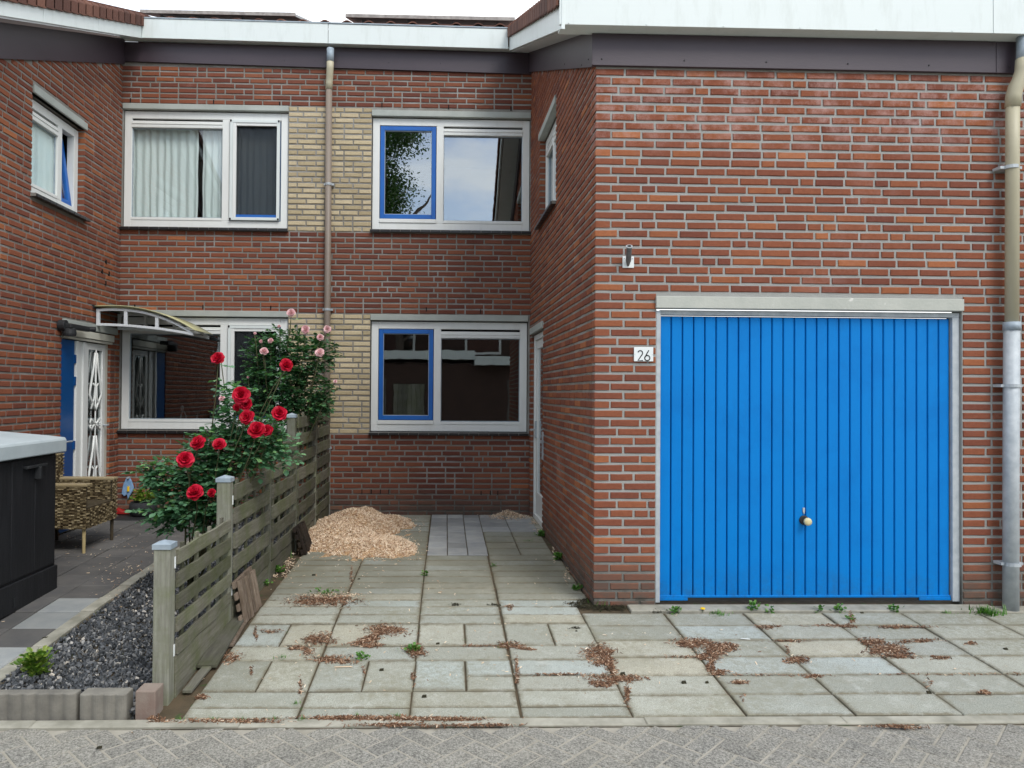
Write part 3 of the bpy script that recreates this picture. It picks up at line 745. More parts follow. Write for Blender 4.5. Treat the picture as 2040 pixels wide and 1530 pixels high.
# eaves
t = MB(); zb = 3.89
t.box(FG, 1.03, 4.0, -.035, -.005, zb, 4.12); t.build('cladding_board', PURP, gw, bevel=.002)
t = MB(); t.box(FG, 4.004, 7.2, -.034, -.005, zb, 4.12); t.build('cladding_board', PURP, gw, bevel=.002)
t = MB(); t.poly(FR, [(-3.56, rooft(8.9)), (-.0, rooft(YG)-.01), (.0, 4.155), (-3.56, rooft(8.9)+.24)], -.038, -.010); t.build('cladding_board', PURP, gw, bevel=.002)
screws(gw, FG, [(1.10+i*.60, 3.935) for i in range(10)], BLACK, y=-.035)
screws(gw, FR, [(-.1, 3.99), (-.35, 4.06), (-1.1, 4.4)], BLACK, y=-.038)
t = MB(); t.box(FG, .79, 7.2, -.13, -.0, 4.125, 4.15); t.build('soffit', FASC, gw)
t = MB(); t.poly(FR, [(-3.55, rooft(8.9)+.23), (0, 4.152), (0, 4.178), (-3.55, rooft(8.9)+.255)], -.25, -.0); t.build('soffit', FASC, gw)
for a, b in ((.775, 3.888), (3.892, 7.2)):
    t = MB(); t.box(FG, a, b, -.155, -.13, 4.12, 4.46); t.build('fascia_board', FASC, gw, bevel=.002)
screws(gw, FG, [(.84+i*.55, 4.13) for i in range(11)], FASC, y=-.155, r=.005)
t = MB(); t.poly(FR, [(-3.53, 5.632), (.155, 4.084), (.155, 4.30), (-3.53, 5.84)], -.285, -.26); t.build('verge_board', FASC, gw, bevel=.002)
def roofz(Y): return 5.87 + .42*(Y-8.77)
t = MB(); t.add([(.80, 5.25, roofz(5.25)), (7.2, 5.25, roofz(5.25)), (7.2, 12.5, roofz(12.5)), (.80, 12.5, roofz(12.5)), (.80, 5.25, roofz(5.25)-.05), (7.2, 5.25, roofz(5.25)-.05), (7.2, 12.5, roofz(12.5)-.05), (.80, 12.5, roofz(12.5)-.05)],
    [(0, 1, 2, 3), (7, 6, 5, 4), (0, 4, 5, 1), (1, 5, 6, 2), (2, 6, 7, 3), (3, 7, 4, 0)]); t.build('roof', TILER, gw)
def verge_tiles(root, sx, X0, X1, ya, yb, dz=0):
    y = ya; r = random.Random(9)
    while y < yb:
        x0 = X0 + (X1-X0)*(y-ya)/(yb-ya)
        t = MB(); d = .155
        # hooked verge tile: side flap plus rounded top, overlapping its lower neighbour
        z = roofz(y)+dz; s = .42
        pr = [(-.012, -.125), (.006, -.125), (.010, .0), (.03, .028), (.09, .042), (.17, .022), (.17, .004), (.09, .022), (.0, .018), (-.012, -.01)]
        vs = [(x0+sx*p, y-.012, z-.012*s+q+.02) for p, q in pr] + [(x0+sx*p*1.0, y+d, z+d*s+q+.004) for p, q in pr]; k = len(pr)
        t.add(vs, [tuple(range(k)), tuple(range(k, 2*k))[::-1]] + [(i, (i+1) % k, (i+1) % k+k, i+k) for i in range(k)])
        t.build('verge_tile', TILER, root, bevel=.003); y += .145
verge_tiles(gw, 1, .765, .70, 5.20, 8.85)

# ================================================================== HOUSE IN THE RECESS
hs = thing('terraced_house', (-1.45, 9, 0), 'set-back red brick house front with yellow brick panels between white windows', 'building')
W1 = (-3.866, -1.911, 3.47, 4.87); W2 = (-.918, .99, 3.475, 4.835)
W3 = (-3.866, -1.895, 1.065, 2.41); W4 = (-.915, .972, 1.055, 2.385)
hol = [(a, b, c, d+.07) for a, b, c, d in (W1, W2, W3, W4)]
mb = MB(); mortar_wall(mb, FB, -3.88, 1.0, -.05, 5.45, [(a, b, c-.03, d+.01) for a, b, c, d in (W1, W2, W3, W4)]); mb.build('front_wall', MORT, hs)
hbk = brick_rows(FB, -3.875, .995, .05, 5.42, [(a-.005, b+.005, c-.03, d) for a, b, c, d in hol], seed=8)
isy = lambda q: -1.93 < q[1] < -.89 and (3.45 < q[2] < 4.935 or 1.04 < q[2] < 2.485)
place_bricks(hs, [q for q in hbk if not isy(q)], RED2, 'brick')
place_bricks(hs, [q for q in hbk if isy(q)], YEL, 'yellow_brick')
window(hs, FB, *W1, -2.66, ('fixed', 'screen'), glass=GLASSC, label='upper left white window with pleated curtain and insect screen')
window(hs, FB, *W2, -.10, ('blue', 'fixed'), label='upper right white window with blue left sash reflecting a tree')
window(hs, FB, *W3, -2.66, ('fixed', 'screen'), glass=GLASSD, label='lower left white window behind the rose bushes')
window(hs, FB, *W4, -.115, ('blue', 'fixed'), glass=GLASSD, label='lower right white window with blue left sash above the wood chips')
for w_, l1 in ((W1, 4.935), (W2, 4.905), (W3, 2.48), (W4, 2.455)):
    lintel(hs, FB, w_[0], w_[1], w_[3]+.0, l1); sill(hs, FB, w_[0]+.01, w_[1]-.01, w_[2])
slots(hs, FB, [(-3.78, 4.97), (-2.8, 4.97), (-2.02, 4.96), (-.8, 4.97), (0, 4.96), (.75, 4.95), (-3.7, 2.52), (-2.9, 2.52), (-2.1, 2.52), (-.25, 2.52), (.4, 2.5),
               (-1.0, .34), (-.89, .34), (-.78, .34), (-.68, .34), (.42, .33), (.53, .33), (.62, .33)])
t = MB(); t.poly(FB, [(-3.87, 5.427), (.99, 5.363), (.99, 5.62), (-3.87, 5.66)], -.035, -.005); t.build('cladding_board', PURP, hs, bevel=.002)
t = MB(); t.poly(FB, [(-3.87, 5.677), (.99, 5.628), (.99, 5.65), (-3.87, 5.699)], -.11, 0); t.build('soffit', FASC, hs)
for a, b in ((-3.60, -1.432), (-1.426, .70)):
    fz = lambda x: 5.66-.0105*(x+3.56)
    t = MB(); t.poly(FB, [(a, fz(a)), (b, fz(b)), (b, fz(b)+.236), (a, fz(a)+.228)], -.14, -.11); t.build('fascia_board', FASC, hs, bevel=.002)
t = MB(); t.poly(FB, [(-3.6, 5.89), (.70, 5.855), (.70, 5.868), (-3.6, 5.903)], -.148, -.105); t.build('edge_trim', ZINC, hs)
screws(hs, FB, [(-3.2+i*.62, 5.47) for i in range(7)], BLACK, y=-.035, r=.005)
# roof tiles over the eave
tm = MB(); nn = 10; pts = []
for i in range(nn+1):
    u = i/nn; pts.append((u*.26, .034*max(0, math.sin(math.pi*min(1, u/.5))) + (.004 if u > .5 else 0)))
vs = [(p, 0, q+.0) for p, q in pts] + [(p, .40, q+.40*.42) for p, q in pts] + [(p, 0, q-.014) for p, q in pts]
k = nn+1
tfs = [(i, i+1, i+1+k, i+k) for i in range(nn)] + [(i+2*k, i+1+2*k, i+1, i) for i in range(nn)]
tme = bpy.data.meshes.new('roof_tile'); tme.from_pydata(vs, [], tfs); tme.materials.append(TILER)
for rw in range(3):
    for i in range(17):
        link_mesh('roof_tile', tme, hs, Matrix.Translation((-3.62+i*.26, 8.79+rw*.34, roofz(8.79+rw*.34)+.022)))
t = MB(); t.add([(-3.8, 9.8, roofz(9.8)), (.9, 9.8, roofz(9.8)), (.9, 13, roofz(13)), (-3.8, 13, roofz(13)), (-3.8, 8.9, 5.6), (.9, 8.9, 5.6)], [(0, 1, 2, 3), (4, 5, 1, 0)]); t.build('roof', TILER, hs)
for i, (a, b, ex) in enumerate(((-3.72, -1.86, 0), (-1.26, .80, 0))):
    sp = thing('solar_panel', ((a+b)/2, 9.0, 6.05), ('left' if i == 0 else 'right') + ' rooftop solar panel row seen from below over the eave, ' + ('beside the left wing roof' if i == 0 else 'beside the garage roof'), 'solar panel', 'solar panels on the roof')
    y0 = 9.0; z0 = roofz(y0)+.10
    t = MB(); t.poly(frame((a, y0, z0), (0, 1, 0)), [(0, 0), (1.6, 1.6*.42), (1.6, 1.6*.42+.03), (0, .03)], -(b-a), 0) ; t.build('panel', PANEL, sp)
    t = MB(); t.box(frame((0, y0-.012, 0), (1, 0, 0)), a, b, -.004, .008, z0+.0, z0+.042); t.build('panel_edge', PEDGE, sp)
    for q in range(4):
        t = MB(); xx = a+.2+q*(b-a-.4)/3; t.box(frame((0, y0+.15, 0), (1, 0, 0)), xx-.02, xx+.02, 0, .03, z0-.13, z0+.06); t.build('bracket', ZINC, sp)

# ================================================================== LEFT WING
lw = thing('side_building', (-4.9, 7, 0), 'red brick wing on the left with white window and blue front door', 'building')
lt = lambda u: rooft(u)+.02
WL = (7.0, 8.0, 3.36, 4.30); DL = (7.58, 8.66, .05, 2.17)
mb = MB(); mortar_wall(mb, FL, 5.44, 8.9, -.1, lt, [grow(WL, .004), grow(DL, .004)]); mb.build('side_wall', MORT, lw)
mb = MB(); mortar_wall(mb, FG, -7.2, -3.88, -.1, 3.92, []); mb.build('front_wall', MORT, lw)
place_bricks(lw, brick_rows(FL, 5.322, 8.9, -.02, lt, [(WL[0], WL[1], WL[2]-.03, 4.385), (DL[0], DL[1], DL[2], 2.25)], cornerA=0, seed=15) + brick_rows(FG, -7.2, -3.872, -.02, 3.92, [], cornerB=1, seed=16), RED, 'brick')
window(lw, FL, WL[0], WL[1], WL[2], WL[3]-.01, 7.62, ('fixed', 'open'), rec=.06, glass=GLASSC, label='white window in the left wall with small blue sash tilted open')
t = MB(); t.box(FL, 7.05, 7.60, .108, .114, 3.42, 4.24); t.build('sky_sheen_sheet', SHEEN, lw)  # sheet added behind the fixed pane, sky reflection painted as its colour
lintel(lw, FL, WL[0]-.0, WL[1]+.03, 4.30, 4.375); sill(lw, FL, WL[0], WL[1], 3.36, rec=.06, out=.07)
slots(lw, FL, [(8.52, 2.98), (8.43, 2.86), (8.60, 2.86), (8.52, 2.74)], w=.03, h=.05)
t = MB(); t.box(FL, 7.60, 8.80, -.03, .05, 2.17, 2.245); t.build('lintel', LINT, lw, bevel=.004)
t = MB(); ringbox(t, FL, DL[0]+.006, DL[1]-.006, .07, 2.165, .06, .02, .11); fd = t.build('front_door', CREAM, lw, bevel=.004, label='front door with dark blue leaf and white ornamental ironwork')
t = MB(); t.box(FL, DL[0], DL[1]+.05, -.03, .018, 2.08, 2.155); t.box(FL, DL[0]+.03, DL[1]+.03, -.018, .018, 2.05, 2.075); t.build('shutter_rail', CREAM, fd, bevel=.004)
t = MB(); t.box(FL, DL[0]+.0, 7.86, .004, .05, .08, 2.04); t.build('door_leaf', DBLUE, fd, bevel=.004)
for z in (.95, 1.62, 1.85):
    t = MB(); t.box(FL, 7.85, 7.885, -.004, .02, z-.045, z+.045); t.build('hinge', DBLUE, fd)
t = MB(); t.tube([FL @ Vector((7.64, .0, 1.0)), FL @ Vector((7.64, -.04, 1.0)), FL @ Vector((7.74, -.045, 1.0))], .009, 8); t.build('handle', GALV, fd)
for a, b, y0 in ((7.885, 7.94, -.005), (7.96, 8.05, .02), (8.055, 8.12, .005)):
    t = MB(); t.box(FL, a, b, y0, .07, .08, 2.04); t.build('jamb_board', WHITE, fd, bevel=.004)
t = MB(); ringbox(t, FL, 8.13, 8.60, .08, 2.04, .07, .02, .06); t.build('storm_door', WHITE, fd, bevel=.004)
t = MB(); t.box(FL, 8.20, 8.53, .04, .046, .15, 1.97); t.build('pane', GLASS, fd)
t = MB(); t.box(FL, DL[0], DL[1], .112, .12, .0, 2.16); t.build('door_backing', ROOM, fd)
t = MB()
def orn(pts, r=.011): t.tube([FL @ Vector((p[0], .018, p[1])) for p in pts], r, 7)
c0 = 8.365
for zc, hh in ((1.62, .32), (.70, .32)):
    for s in (-1, 1):
        orn([(c0+s*.02, zc+hh), (c0+s*.05, zc+hh*.5), (c0+s*.12, zc-hh*.2), (c0+s*.14, zc-hh*.45), (c0+s*.06, zc-hh*.75), (c0, zc-hh)], .012)
        orn([(c0+s*.10, zc-.30), (c0+s*.03, zc-.18), (c0+s*.02, zc-.05), (c0+s*.06, zc-.02)], .010)
for s in (-1, 1):
    for q in (-1, 1):
        orn([(c0, 1.15), (c0+s*.05, 1.15+q*.02), (c0+s*.10, 1.15+q*.06), (c0+s*.12, 1.15+q*.02), (c0+s*.09, 1.15+q*.005)], .011)
orn([(c0, 1.97), (c0, 1.15), (c0, .16)], .008)
t.build('ironwork', WHITE, fd, smooth=True)
t = MB(); t.tube([FL @ Vector((8.56, .02, 1.13)), FL @ Vector((8.56, -.04, 1.13)), FL @ Vector((8.48, -.045, 1.13))], .010, 8); t.build('handle', GALV, fd)
t = MB(); t.box(FL, 7.42, 7.52, -.014, -.002, .98, 1.06); t.build('letter_plate', LINT, lw)
t = MB(); t.poly(FL, [(5.34, rooft(YG)-.01), (8.88, rooft(8.9)), (8.88, rooft(8.9)+.30), (5.34, 4.21)], -.035, -.005); t.build('cladding_board', PURP, lw, bevel=.002)
t = MB(); t.poly(FL, [(5.2, 4.20), (8.80, 5.69), (8.80, 5.715), (5.2, 4.225)], -.24, -.0); t.build('soffit', FASC, lw)
for a, b in ((5.2, 6.66), (6.664, 7.70), (7.704, 8.86)):
    t = MB(); zz = lambda y: 4.18+.413*(y-5.19); t.poly(FL, [(a, zz(a)), (b, zz(b)), (b, zz(b)+.19), (a, zz(a)+.19)], -.275, -.25); t.build('verge_board', FASC, lw, bevel=.002)
t = MB(); t.box(FG, -7.2, -3.6, -.155, -.13, 4.085, 4.37); t.build('fascia_board', FASC, lw)
t = MB(); t.box(FG, -7.2, -3.84, -.035, -.005, 3.89, 4.10); t.build('cladding_board', PURP, lw)
t = MB(); t.add([(-7.2, 5.25, roofz(5.25)), (-3.62, 5.25, roofz(5.25)), (-3.62, 12.5, roofz(12.5)), (-7.2, 12.5, roofz(12.5)), (-7.2, 5.25, roofz(5.25)-.05), (-3.62, 5.25, roofz(5.25)-.05), (-3.62, 12.5, roofz(12.5)-.05), (-7.2, 12.5, roofz(12.5)-.05)],
    [(0, 1, 2, 3), (7, 6, 5, 4), (0, 4, 5, 1), (1, 5, 6, 2), (2, 6, 7, 3), (3, 7, 4, 0)]); t.build('roof', TILER, lw)
verge_tiles(lw, -1, -3.59, -3.59, 5.20, 8.85, .045)

# ================================================================== CURTAINS AND ROOM THINGS
curtain(FB, -3.80, -3.02, 3.46, 4.80, .138, .016, 9, 'pale pleated curtain on the left of the upper left window', seed=1)
curtain(FB, -2.97, -2.72, 3.46, 4.80, .140, .016, 3, 'narrow pale curtain right of the dark gap in the upper left window', seed=2)
curtain(FB, -2.62, -1.95, 3.46, 4.80, .138, .016, 8, 'grey sheer curtain behind the insect screen of the upper left window', m=curtain_mat('grey_curtain', (.42, .47, .48), .1), seed=3)
ks = thing('kitchen_tap', (-3.20, 9.12, 1.10), 'chrome kitchen tap inside the lower left window', 'tap')
t = MB(); t.tube([(-3.24, 9.12, 1.10), (-3.22, 9.12, 1.24), (-3.20, 9.12, 1.30), (-3.17, 9.12, 1.24), (-3.14, 9.12, 1.10)], .008, 8); t.build('spout', GALV, ks)
t = MB(); t.lathe(Matrix.Translation((-3.205, 9.11, 1.27)), [(.012, 0), (.02, .02), (.022, .06), (.012, .075)], 12); t.build('spray_head', GALV, ks)
t = MB(); t.lathe(Matrix.Translation((-3.03, 9.12, 1.10)), [(.03, 0), (.03, .08), (.012, .10), (.006, .15), (.03, .152), (.03, .16)], 12); t.build('soap_bottle', SOAP, None, label='small soap bottle beside the tap inside the lower left window', cat='bottle')
t = MB(); t.box(FB, -3.8, -1.95, .12, .5, 1.04, 1.098); t.build('worktop', mat('worktop', (.12, .12, .11), rough=.4), hs)

# ================================================================== DOWNPIPES
dp = thing('downpipe', (-1.415, 8.82, .07), 'thin taupe downpipe on the yellow brick strip between the upper windows', 'downpipe')
tube_pipe(dp, 'upper_pipe', [(-1.405, 8.79, 5.59), (-1.405, 8.79, 5.43)], .043, ZINC)
tube_pipe(dp, 'swan_neck', [(-1.405, 8.79, 5.45), (-1.407, 8.79, 5.35), (-1.415, 8.82, 5.27), (-1.425, 8.84, 5.20), (-1.425, 8.84, 5.12)], .042, PIPE)
tube_pipe(dp, 'lower_pipe', [(-1.425, 8.84, 5.16), (-1.42, 8.84, 2.4), (-1.415, 8.84, .06)], .038, PIPE2)
for z in (3.99, 2.50, .86):
    t = MB(); t.box(frame((0, 8.84, 0), (1, 0, 0)), -1.475, -1.36, -.005, .05, z-.012, z+.012)
    t.tube([(-1.42, 8.84, z-.014), (-1.42, 8.84, z+.014)], .043, 14); t.build('pipe_clip', GALV, dp)
dq = thing('downpipe', (4.065, 5.24, 0), 'thick beige and galvanised downpipe right of the garage door', 'downpipe')
tube_pipe(dq, 'upper_pipe', [(4.155, 5.225, 4.13), (4.15, 5.225, 3.92)], .047, ZINC)
tube_pipe(dq, 'swan_neck', [(4.15, 5.225, 3.96), (4.145, 5.225, 3.88), (4.125, 5.23, 3.81), (4.10, 5.235, 3.76), (4.087, 5.24, 3.70), (4.085, 5.245, 3.62)], .050, PIPE)
tube_pipe(dq, 'middle_pipe', [(4.085, 5.245, 3.68), (4.082, 5.245, 3.3), (4.075, 5.245, 2.02)], .044, PIPE)
tube_pipe(dq, 'collar', [(4.075, 5.245, 2.06), (4.075, 5.245, 2.0)], .056, ZINC)
tube_pipe(dq, 'lower_pipe', [(4.074, 5.245, 2.03), (4.066, 5.245, 1.0), (4.062, 5.245, -.06)], .051, GALV)
for z in (3.18, 1.60, .32):
    t = MB(); t.box(frame((0, 5.245, 0), (1, 0, 0)), 3.99, 4.15, -.004, .075, z-.010, z+.010)
    t.tube([(4.07, 5.245, z-.012), (4.07, 5.245, z+.012)], .057 if z < 2 else .050, 16); t.build('pipe_clip', GALV, dq)

# ================================================================== SIGN, FLAG HOLDER, WALL DEVICE, CANOPY
sg = thing('house_number_sign', (1.417, 5.31, 1.81), 'small white number plate reading 26 left of the garage door', 'sign')
t = MB(); t.box(FG, 1.347, 1.487, -.018, -.011, 1.758, 1.861); t.build('plate', PLATE, sg, bevel=.002)
def stroke(pts, name):
    t = MB(); n = len(pts); vs = []; w_ = .0036
    for i, p in enumerate(pts):
        a = pts[max(0, i-1)]; b = pts[min(n-1, i+1)]; dx, dz = b[0]-a[0], b[1]-a[1]; l = math.hypot(dx, dz) or 1
        nx, nz2_ = -dz/l*w_, dx/l*w_
        for s in (1, -1):
            for y in (-.0200, -.0175): vs.append(FG @ Vector((p[0]+s*nx, y, p[1]+s*nz2_)))
    fs = []
    for i in range(n-1):
        o = i*4; fs += [(o, o+4, o+6, o+2), (o+1, o+3, o+7, o+5), (o, o+1, o+5, o+4), (o+2, o+6, o+7, o+3)]
    t.add(vs, fs); t.build(name, TEXT, sg)
cx, cz = 1.392, 1.786
two = [(cx+.017*math.cos(a), cz+.032+.017*math.sin(a)) for a in np.linspace(R(165), R(-35), 12)] + [(cx-.016, cz-.022), (cx+.020, cz-.022)]
stroke(two, 'digit')
cx2 = 1.444
six = [(cx2+.010, cz+.052), (cx2-.004, cz+.028), (cx2-.017, cz+.002)] + [(cx2-.001+.0185*math.cos(a), cz-.004+.0185*math.sin(a)) for a in np.linspace(R(165), R(525), 22)]
stroke(six, 'digit')
screws(sg, FG, [(1.354, 1.808), (1.480, 1.808)], GALV, y=-.018, r=.002)
fh = thing('flagpole_holder', (1.30, 5.31, 2.47), 'galvanised flagpole holder on the brick corner above the number plate', 'flagpole holder')
t = MB(); t.box(FG, 1.262, 1.345, -.016, -.010, 2.432, 2.515); t.build('plate', PLATE, fh, bevel=.003)
t = MB()
A, B = Vector((1.301, 5.312, 2.448)), Vector((1.287, 5.222, 2.568))
dd = (B-A).normalized(); t.tube([A, A+dd*.04, B], [.008, .0195, .0195], 16, cap=False); t.build('socket', mat('dull_steel', (.12, .125, .13), (.18, .185, .19), 30, .5, .5, .4), fh, smooth=True)
t = MB(); t.tube([B-dd*.004, B+dd*.003], .0235, 18); t.build('rim', GALV, fh)
t = MB(); t.tube([B+dd*.003, B+dd*.0045], .0145, 18); t.build('bore', DARK, fh)
screws(fh, FG, [(1.274, 2.50), (1.333, 2.50)], GALV, y=-.016, r=.004)
wl = thing('wall_lamp', (-3.80, 7.55, 2.17), 'black outdoor lamp arm fixed above the blue front door', 'lamp')
t = MB(); t.tube([(-3.87, 7.52, 2.17), (-3.80, 7.52, 2.17)], .055, 14); t.build('mount', BLKP, wl, bevel=.004)
t = MB(); t.box(I4, -3.82, -3.74, 7.50, 7.95, 2.14, 2.19); t.build('arm', BLKP, wl, bevel=.012)
t = MB(); t.lathe(Matrix.Translation((-3.79, 7.56, 2.03)), [(.06, .04), (.065, .06), (.06, .11), (.03, .13)], 16); t.build('lamp_head', BLKP, wl)
t = MB(); t.tube([(-3.78, 7.90, 2.165), (-3.70, 7.92, 2.165)], .028, 12); t.build('sensor', BLKP, wl)
cn = thing('door_canopy', (-3.3, 8.5, 2.4), 'curved beige canopy on white brackets over the front door', 'canopy')
def can_z(t_): return 2.44 + .05*math.sin(t_*math.pi*.6) - .30*t_**2.2
for Yc in (8.27, 8.80):
    t = MB(); n = 14
    top = [(-3.86 + 1.06*i/n, can_z(i/n)-.02) for i in range(n+1)]
    bot = [(-3.86 + 1.06*i/n, min(2.23-.0*i/n + .03*math.sin(i/n*3), can_z(i/n)-.03)) for i in range(n+1)]
    bot = [(x, min(2.235 - .10*((x+3.86)/1.06)**2, can_z((x+3.86)/1.06)-.035)) for x, _ in bot]
    G = frame((0, Yc, 0), (1, 0, 0))
    for i in range(n):   # top and bottom chords
        t.poly(G, [(top[i][0], top[i][1]-.028), (top[i+1][0], top[i+1][1]-.028), top[i+1], top[i]], 0, .035)
        if bot[i][1]+.03 < top[i][1]-.028: t.poly(G, [(bot[i][0], bot[i][1]), (bot[i+1][0], bot[i+1][1]), (bot[i+1][0], bot[i+1][1]+.028), (bot[i][0], bot[i][1]+.028)], .001, .034)
    for xa in (-3.86, -3.56, -3.22):
        q = (xa+3.86)/1.06; t.poly(G, [(xa, 2.25-.10*q*q), (xa+.035, 2.25-.10*q*q), (xa+.035, can_z(q)-.04), (xa, can_z(q)-.04)], .002, .033)
    t.build('bracket', white_mat('bracket_white', (.6, .64, .66), amt=.1), cn, bevel=.003)
t = MB(); n = 14; vs = []
for i in range(n+1):
    for Yc in (8.235, 8.87):
        for dz in (0, .010): vs.append((-3.875 + 1.10*i/n, Yc, can_z(i/n)+dz))
fs = []
for i in range(n):
    o = i*4; fs += [(o, o+4, o+6, o+2), (o+1, o+3, o+7, o+5), (o, o+1, o+5, o+4), (o+2, o+6, o+7, o+3)]
fs += [(0, 2, 3, 1), (n*4, n*4+1, n*4+3, n*4+2)]
t.add(vs, fs); t.build('canopy_sheet', CANO, cn, smooth=True)
t = MB(); t.box(frame((0, 8.235, 0), (1, 0, 0)), -3.90, -3.86, -.02, .64, 2.425, 2.455); t.build('wall_strip', BLKP, cn)

# ================================================================== FENCE
fe = thing('wooden_fence', (-1.43, 6.4, 0), 'stepped grey-green wooden lattice fence between gravel bed and driveway', 'fence')
def fx(y): return -1.445 + .008*(y-3.9)
PY_ = [3.93, 4.95, 5.98, 6.97, 7.95, 8.86]
tops = [.70, .925, 1.11, 1.31, 1.49]
caps_done = []
for i, (a, b) in enumerate(zip(PY_[:-1], PY_[1:])):
    F = frame((fx((a+b)/2)+.025, 0, 0), (0, 1, 0))     # local x = Y, local y = -X
    zt = tops[i]; zb_ = .105 + .015*i; a2, b2 = a+.045, b-.02
    nb = [5, 5, 6, 7, 8][i]; pit = (zt-zb_)/nb
    for k in range(nb):
        z = zb_ + k*pit + pit*.22
        for lay in ((0,)):
            t = MB(); segs = 6; dz = [rng.uniform(-.003, .003) for _ in range(2)]
            pts_b = []; 
            vs = []
            for s in range(segs+1):
                u = a2 + (b2-a2)*s/segs; wy = -.005*math.sin(math.pi*(s/segs*4 + k)) 
                zz_ = z + dz[0] + (dz[1]-dz[0])*s/segs + rng.uniform(-.0015, .0015)
                for (q, zq) in ((-.009+wy, 0), (.007+wy, 0), (.007+wy, pit*.63), (-.009+wy, pit*.63)): vs.append(F @ Vector((u, q, zz_+zq)))
            fs = [(0, 1, 2, 3), tuple(segs*4+j for j in (3, 2, 1, 0))]
            for s in range(segs):
                o = s*4
                for j in range(4): fs.append((o+j, o+(j+1) % 4, o+4+(j+1) % 4, o+4+j))
            t.add(vs, fs); t.build('slat', FENCE, fe)
    for q in range(4):
        u = a2 + (b2-a2)*(q+.5)/4 + rng.uniform(-.01, .01)
        t = MB(); t.box(F, u-.019, u+.019, .012, .026, zb_, zt+.012*(q % 2)); t.build('batten', FENCE, fe)
    for k in range(nb-1):                # the back layer of the weave, half a step up
        z = zb_ + (k+1)*pit + pit*.02
        t = MB(); t.box(F, a2, b2, .034, .044, z-pit*.06, z+pit*(.20 if i else .34)); t.build('back_slat', FENCE, fe)
    t = MB(); t.box(F, a2, b2, .0, .025, gz((a+b)/2)-.12, zb_+.02); t.build('base_board', FENCE, fe, bevel=.003)
    if i in (1, 2, 3): 
        t = MB(); t.box(F, b2+.001, b2+.03, -.012, .03, .0, zt-.0); t.build('cover_strip', POSTW, fe)
for i, (y, zt) in enumerate(((3.93, .72), (4.95, .945), (6.97, 1.30), (7.95, 1.49))):
    x = fx(y)-.02; s = .042 if i < 2 else .038
    pt = MB(); F = frame((x, y, 0), (1, 0, 0)); pt.box(F, -s, s, -s, s, -.3, zt); po = pt.build('post', POSTW, fe, bevel=.005)
    t = MB(); t.add([F @ Vector(p) for p in ((-s-.006, -s-.006, zt-.018), (s+.006, -s-.006, zt-.018), (s+.006, s+.006, zt-.018), (-s-.006, s+.006, zt-.018), (-s-.006, -s-.006, zt+.008), (s+.006, -s-.006, zt+.008), (s+.006, s+.006, zt+.008), (-s-.006, s+.006, zt+.008), (0, 0, zt+.026))],
        [(0, 1, 5, 4), (1, 2, 6, 5), (2, 3, 7, 6), (3, 0, 4, 7), (4, 5, 8), (5, 6, 8), (6, 7, 8), (7, 4, 8)]); t.build('post_cap', ZINC, po)
    if i < 2:
        for z in ((.62, .16) if i == 0 else (.80, .20)):
            t = MB(); t.box(F, s, s+.004, s-.02, s-.006, z-.03, z+.03); t.build('fixing_clip', PLATE, po)
t = MB(); F = frame((fx(8.86), 8.86, 0), (1, 0, 0)); t.box(F, -.01, .03, -.02, .03, -.1, 1.02); t.build('end_strip', LINT, fe)

# lath mats against the fence
def lath_mat(y, w, h, m, label, n=6, lean=.10, seed=0, dark=False):
    r = random.Random(seed); g0 = gz(y); rt_ = thing('deck_tile', (fx(y)+.1, y, g0), label, 'deck tile', 'old wooden deck tiles leaning on the fence')
    G = Matrix.Translation((fx(y)+.045+lean, y, g0)) @ Matrix.Rotation(-math.atan(lean/h)*.8, 4, 'Y')
    F = G @ frame((0, 0, 0), (0, 1, 0))
    for k in range(4):
        z = .02 + (h-.06)*k/3; t = MB(); t.box(F @ Matrix.Rotation(r.uniform(-.02, .02), 4, 'Y'), -.03, w-.01, .012, .032, z, z+.045); t.build('cross_lath', m, rt_, bevel=.003)
    for k in range(n):
        if dark and k in (1,): continue
        u = w*k/n; t = MB(); t.box(F @ Matrix.Rotation(r.uniform(-.03, .03), 4, 'Y'), u, u+w/n-.022, -.012, .010, r.uniform(-.0, .012), h+r.uniform(-.02, .01)); t.build('lath', m, rt_, bevel=.003)
lath_mat(4.98, .42, .29, LATH, 'weathered brown slatted deck tile leaning on the fence beside the long grey boards', lean=.07, seed=2)
lath_mat(6.75, .36, .27, ROT, 'rotten dark deck tile leaning on the fence beside the wood chip pile', n=5, lean=.12, seed=5, dark=True)
def plank(p0, p1, w_, th, m, label, dz=0):
    p0, p1 = Vector(p0), Vector(p1); d = (p1-p0).normalized(); s = d.cross(Vector((0, 0, 1))).normalized()*w_/2; z = Vector((0, 0, th)); t = MB(); n = 6; vs = []
    for i in range(n+1):
        p = p0.lerp(p1, i/n) + Vector((0, 0, rng.uniform(-.002, .002)))
        vs += [p-s, p+s, p+s+z, p-s+z]
    fs = [(0, 1, 2, 3), tuple(n*4+j for j in (3, 2, 1, 0))] + [(i*4+j, i*4+(j+1) % 4, i*4+4+(j+1) % 4, i*4+4+j) for i in range(n) for j in range(4)]
    t.add(vs, fs); t.build('plank', m, None, bevel=.003, label=label, cat='plank', group='old boards lying along the fence')
def G3(px, py, dz=0): p = onG(px, py); return (p.x, p.y, gz(p.y)+dz)
plank(G3(412, 1335, .012), G3(497, 1200, .022), .11, .02, PLANK, 'wide weathered grey board lying along the foot of the fence')
plank(G3(372, 1383, .004), G3(440, 1300, .004), .05, .018, PLANK, 'short mossy board at the front end of the wide grey board')
plank(G3(455, 1290, .002), G3(505, 1205, .002), .06, .018, LATH, 'narrow brown board on the driveway side of the wide grey board')

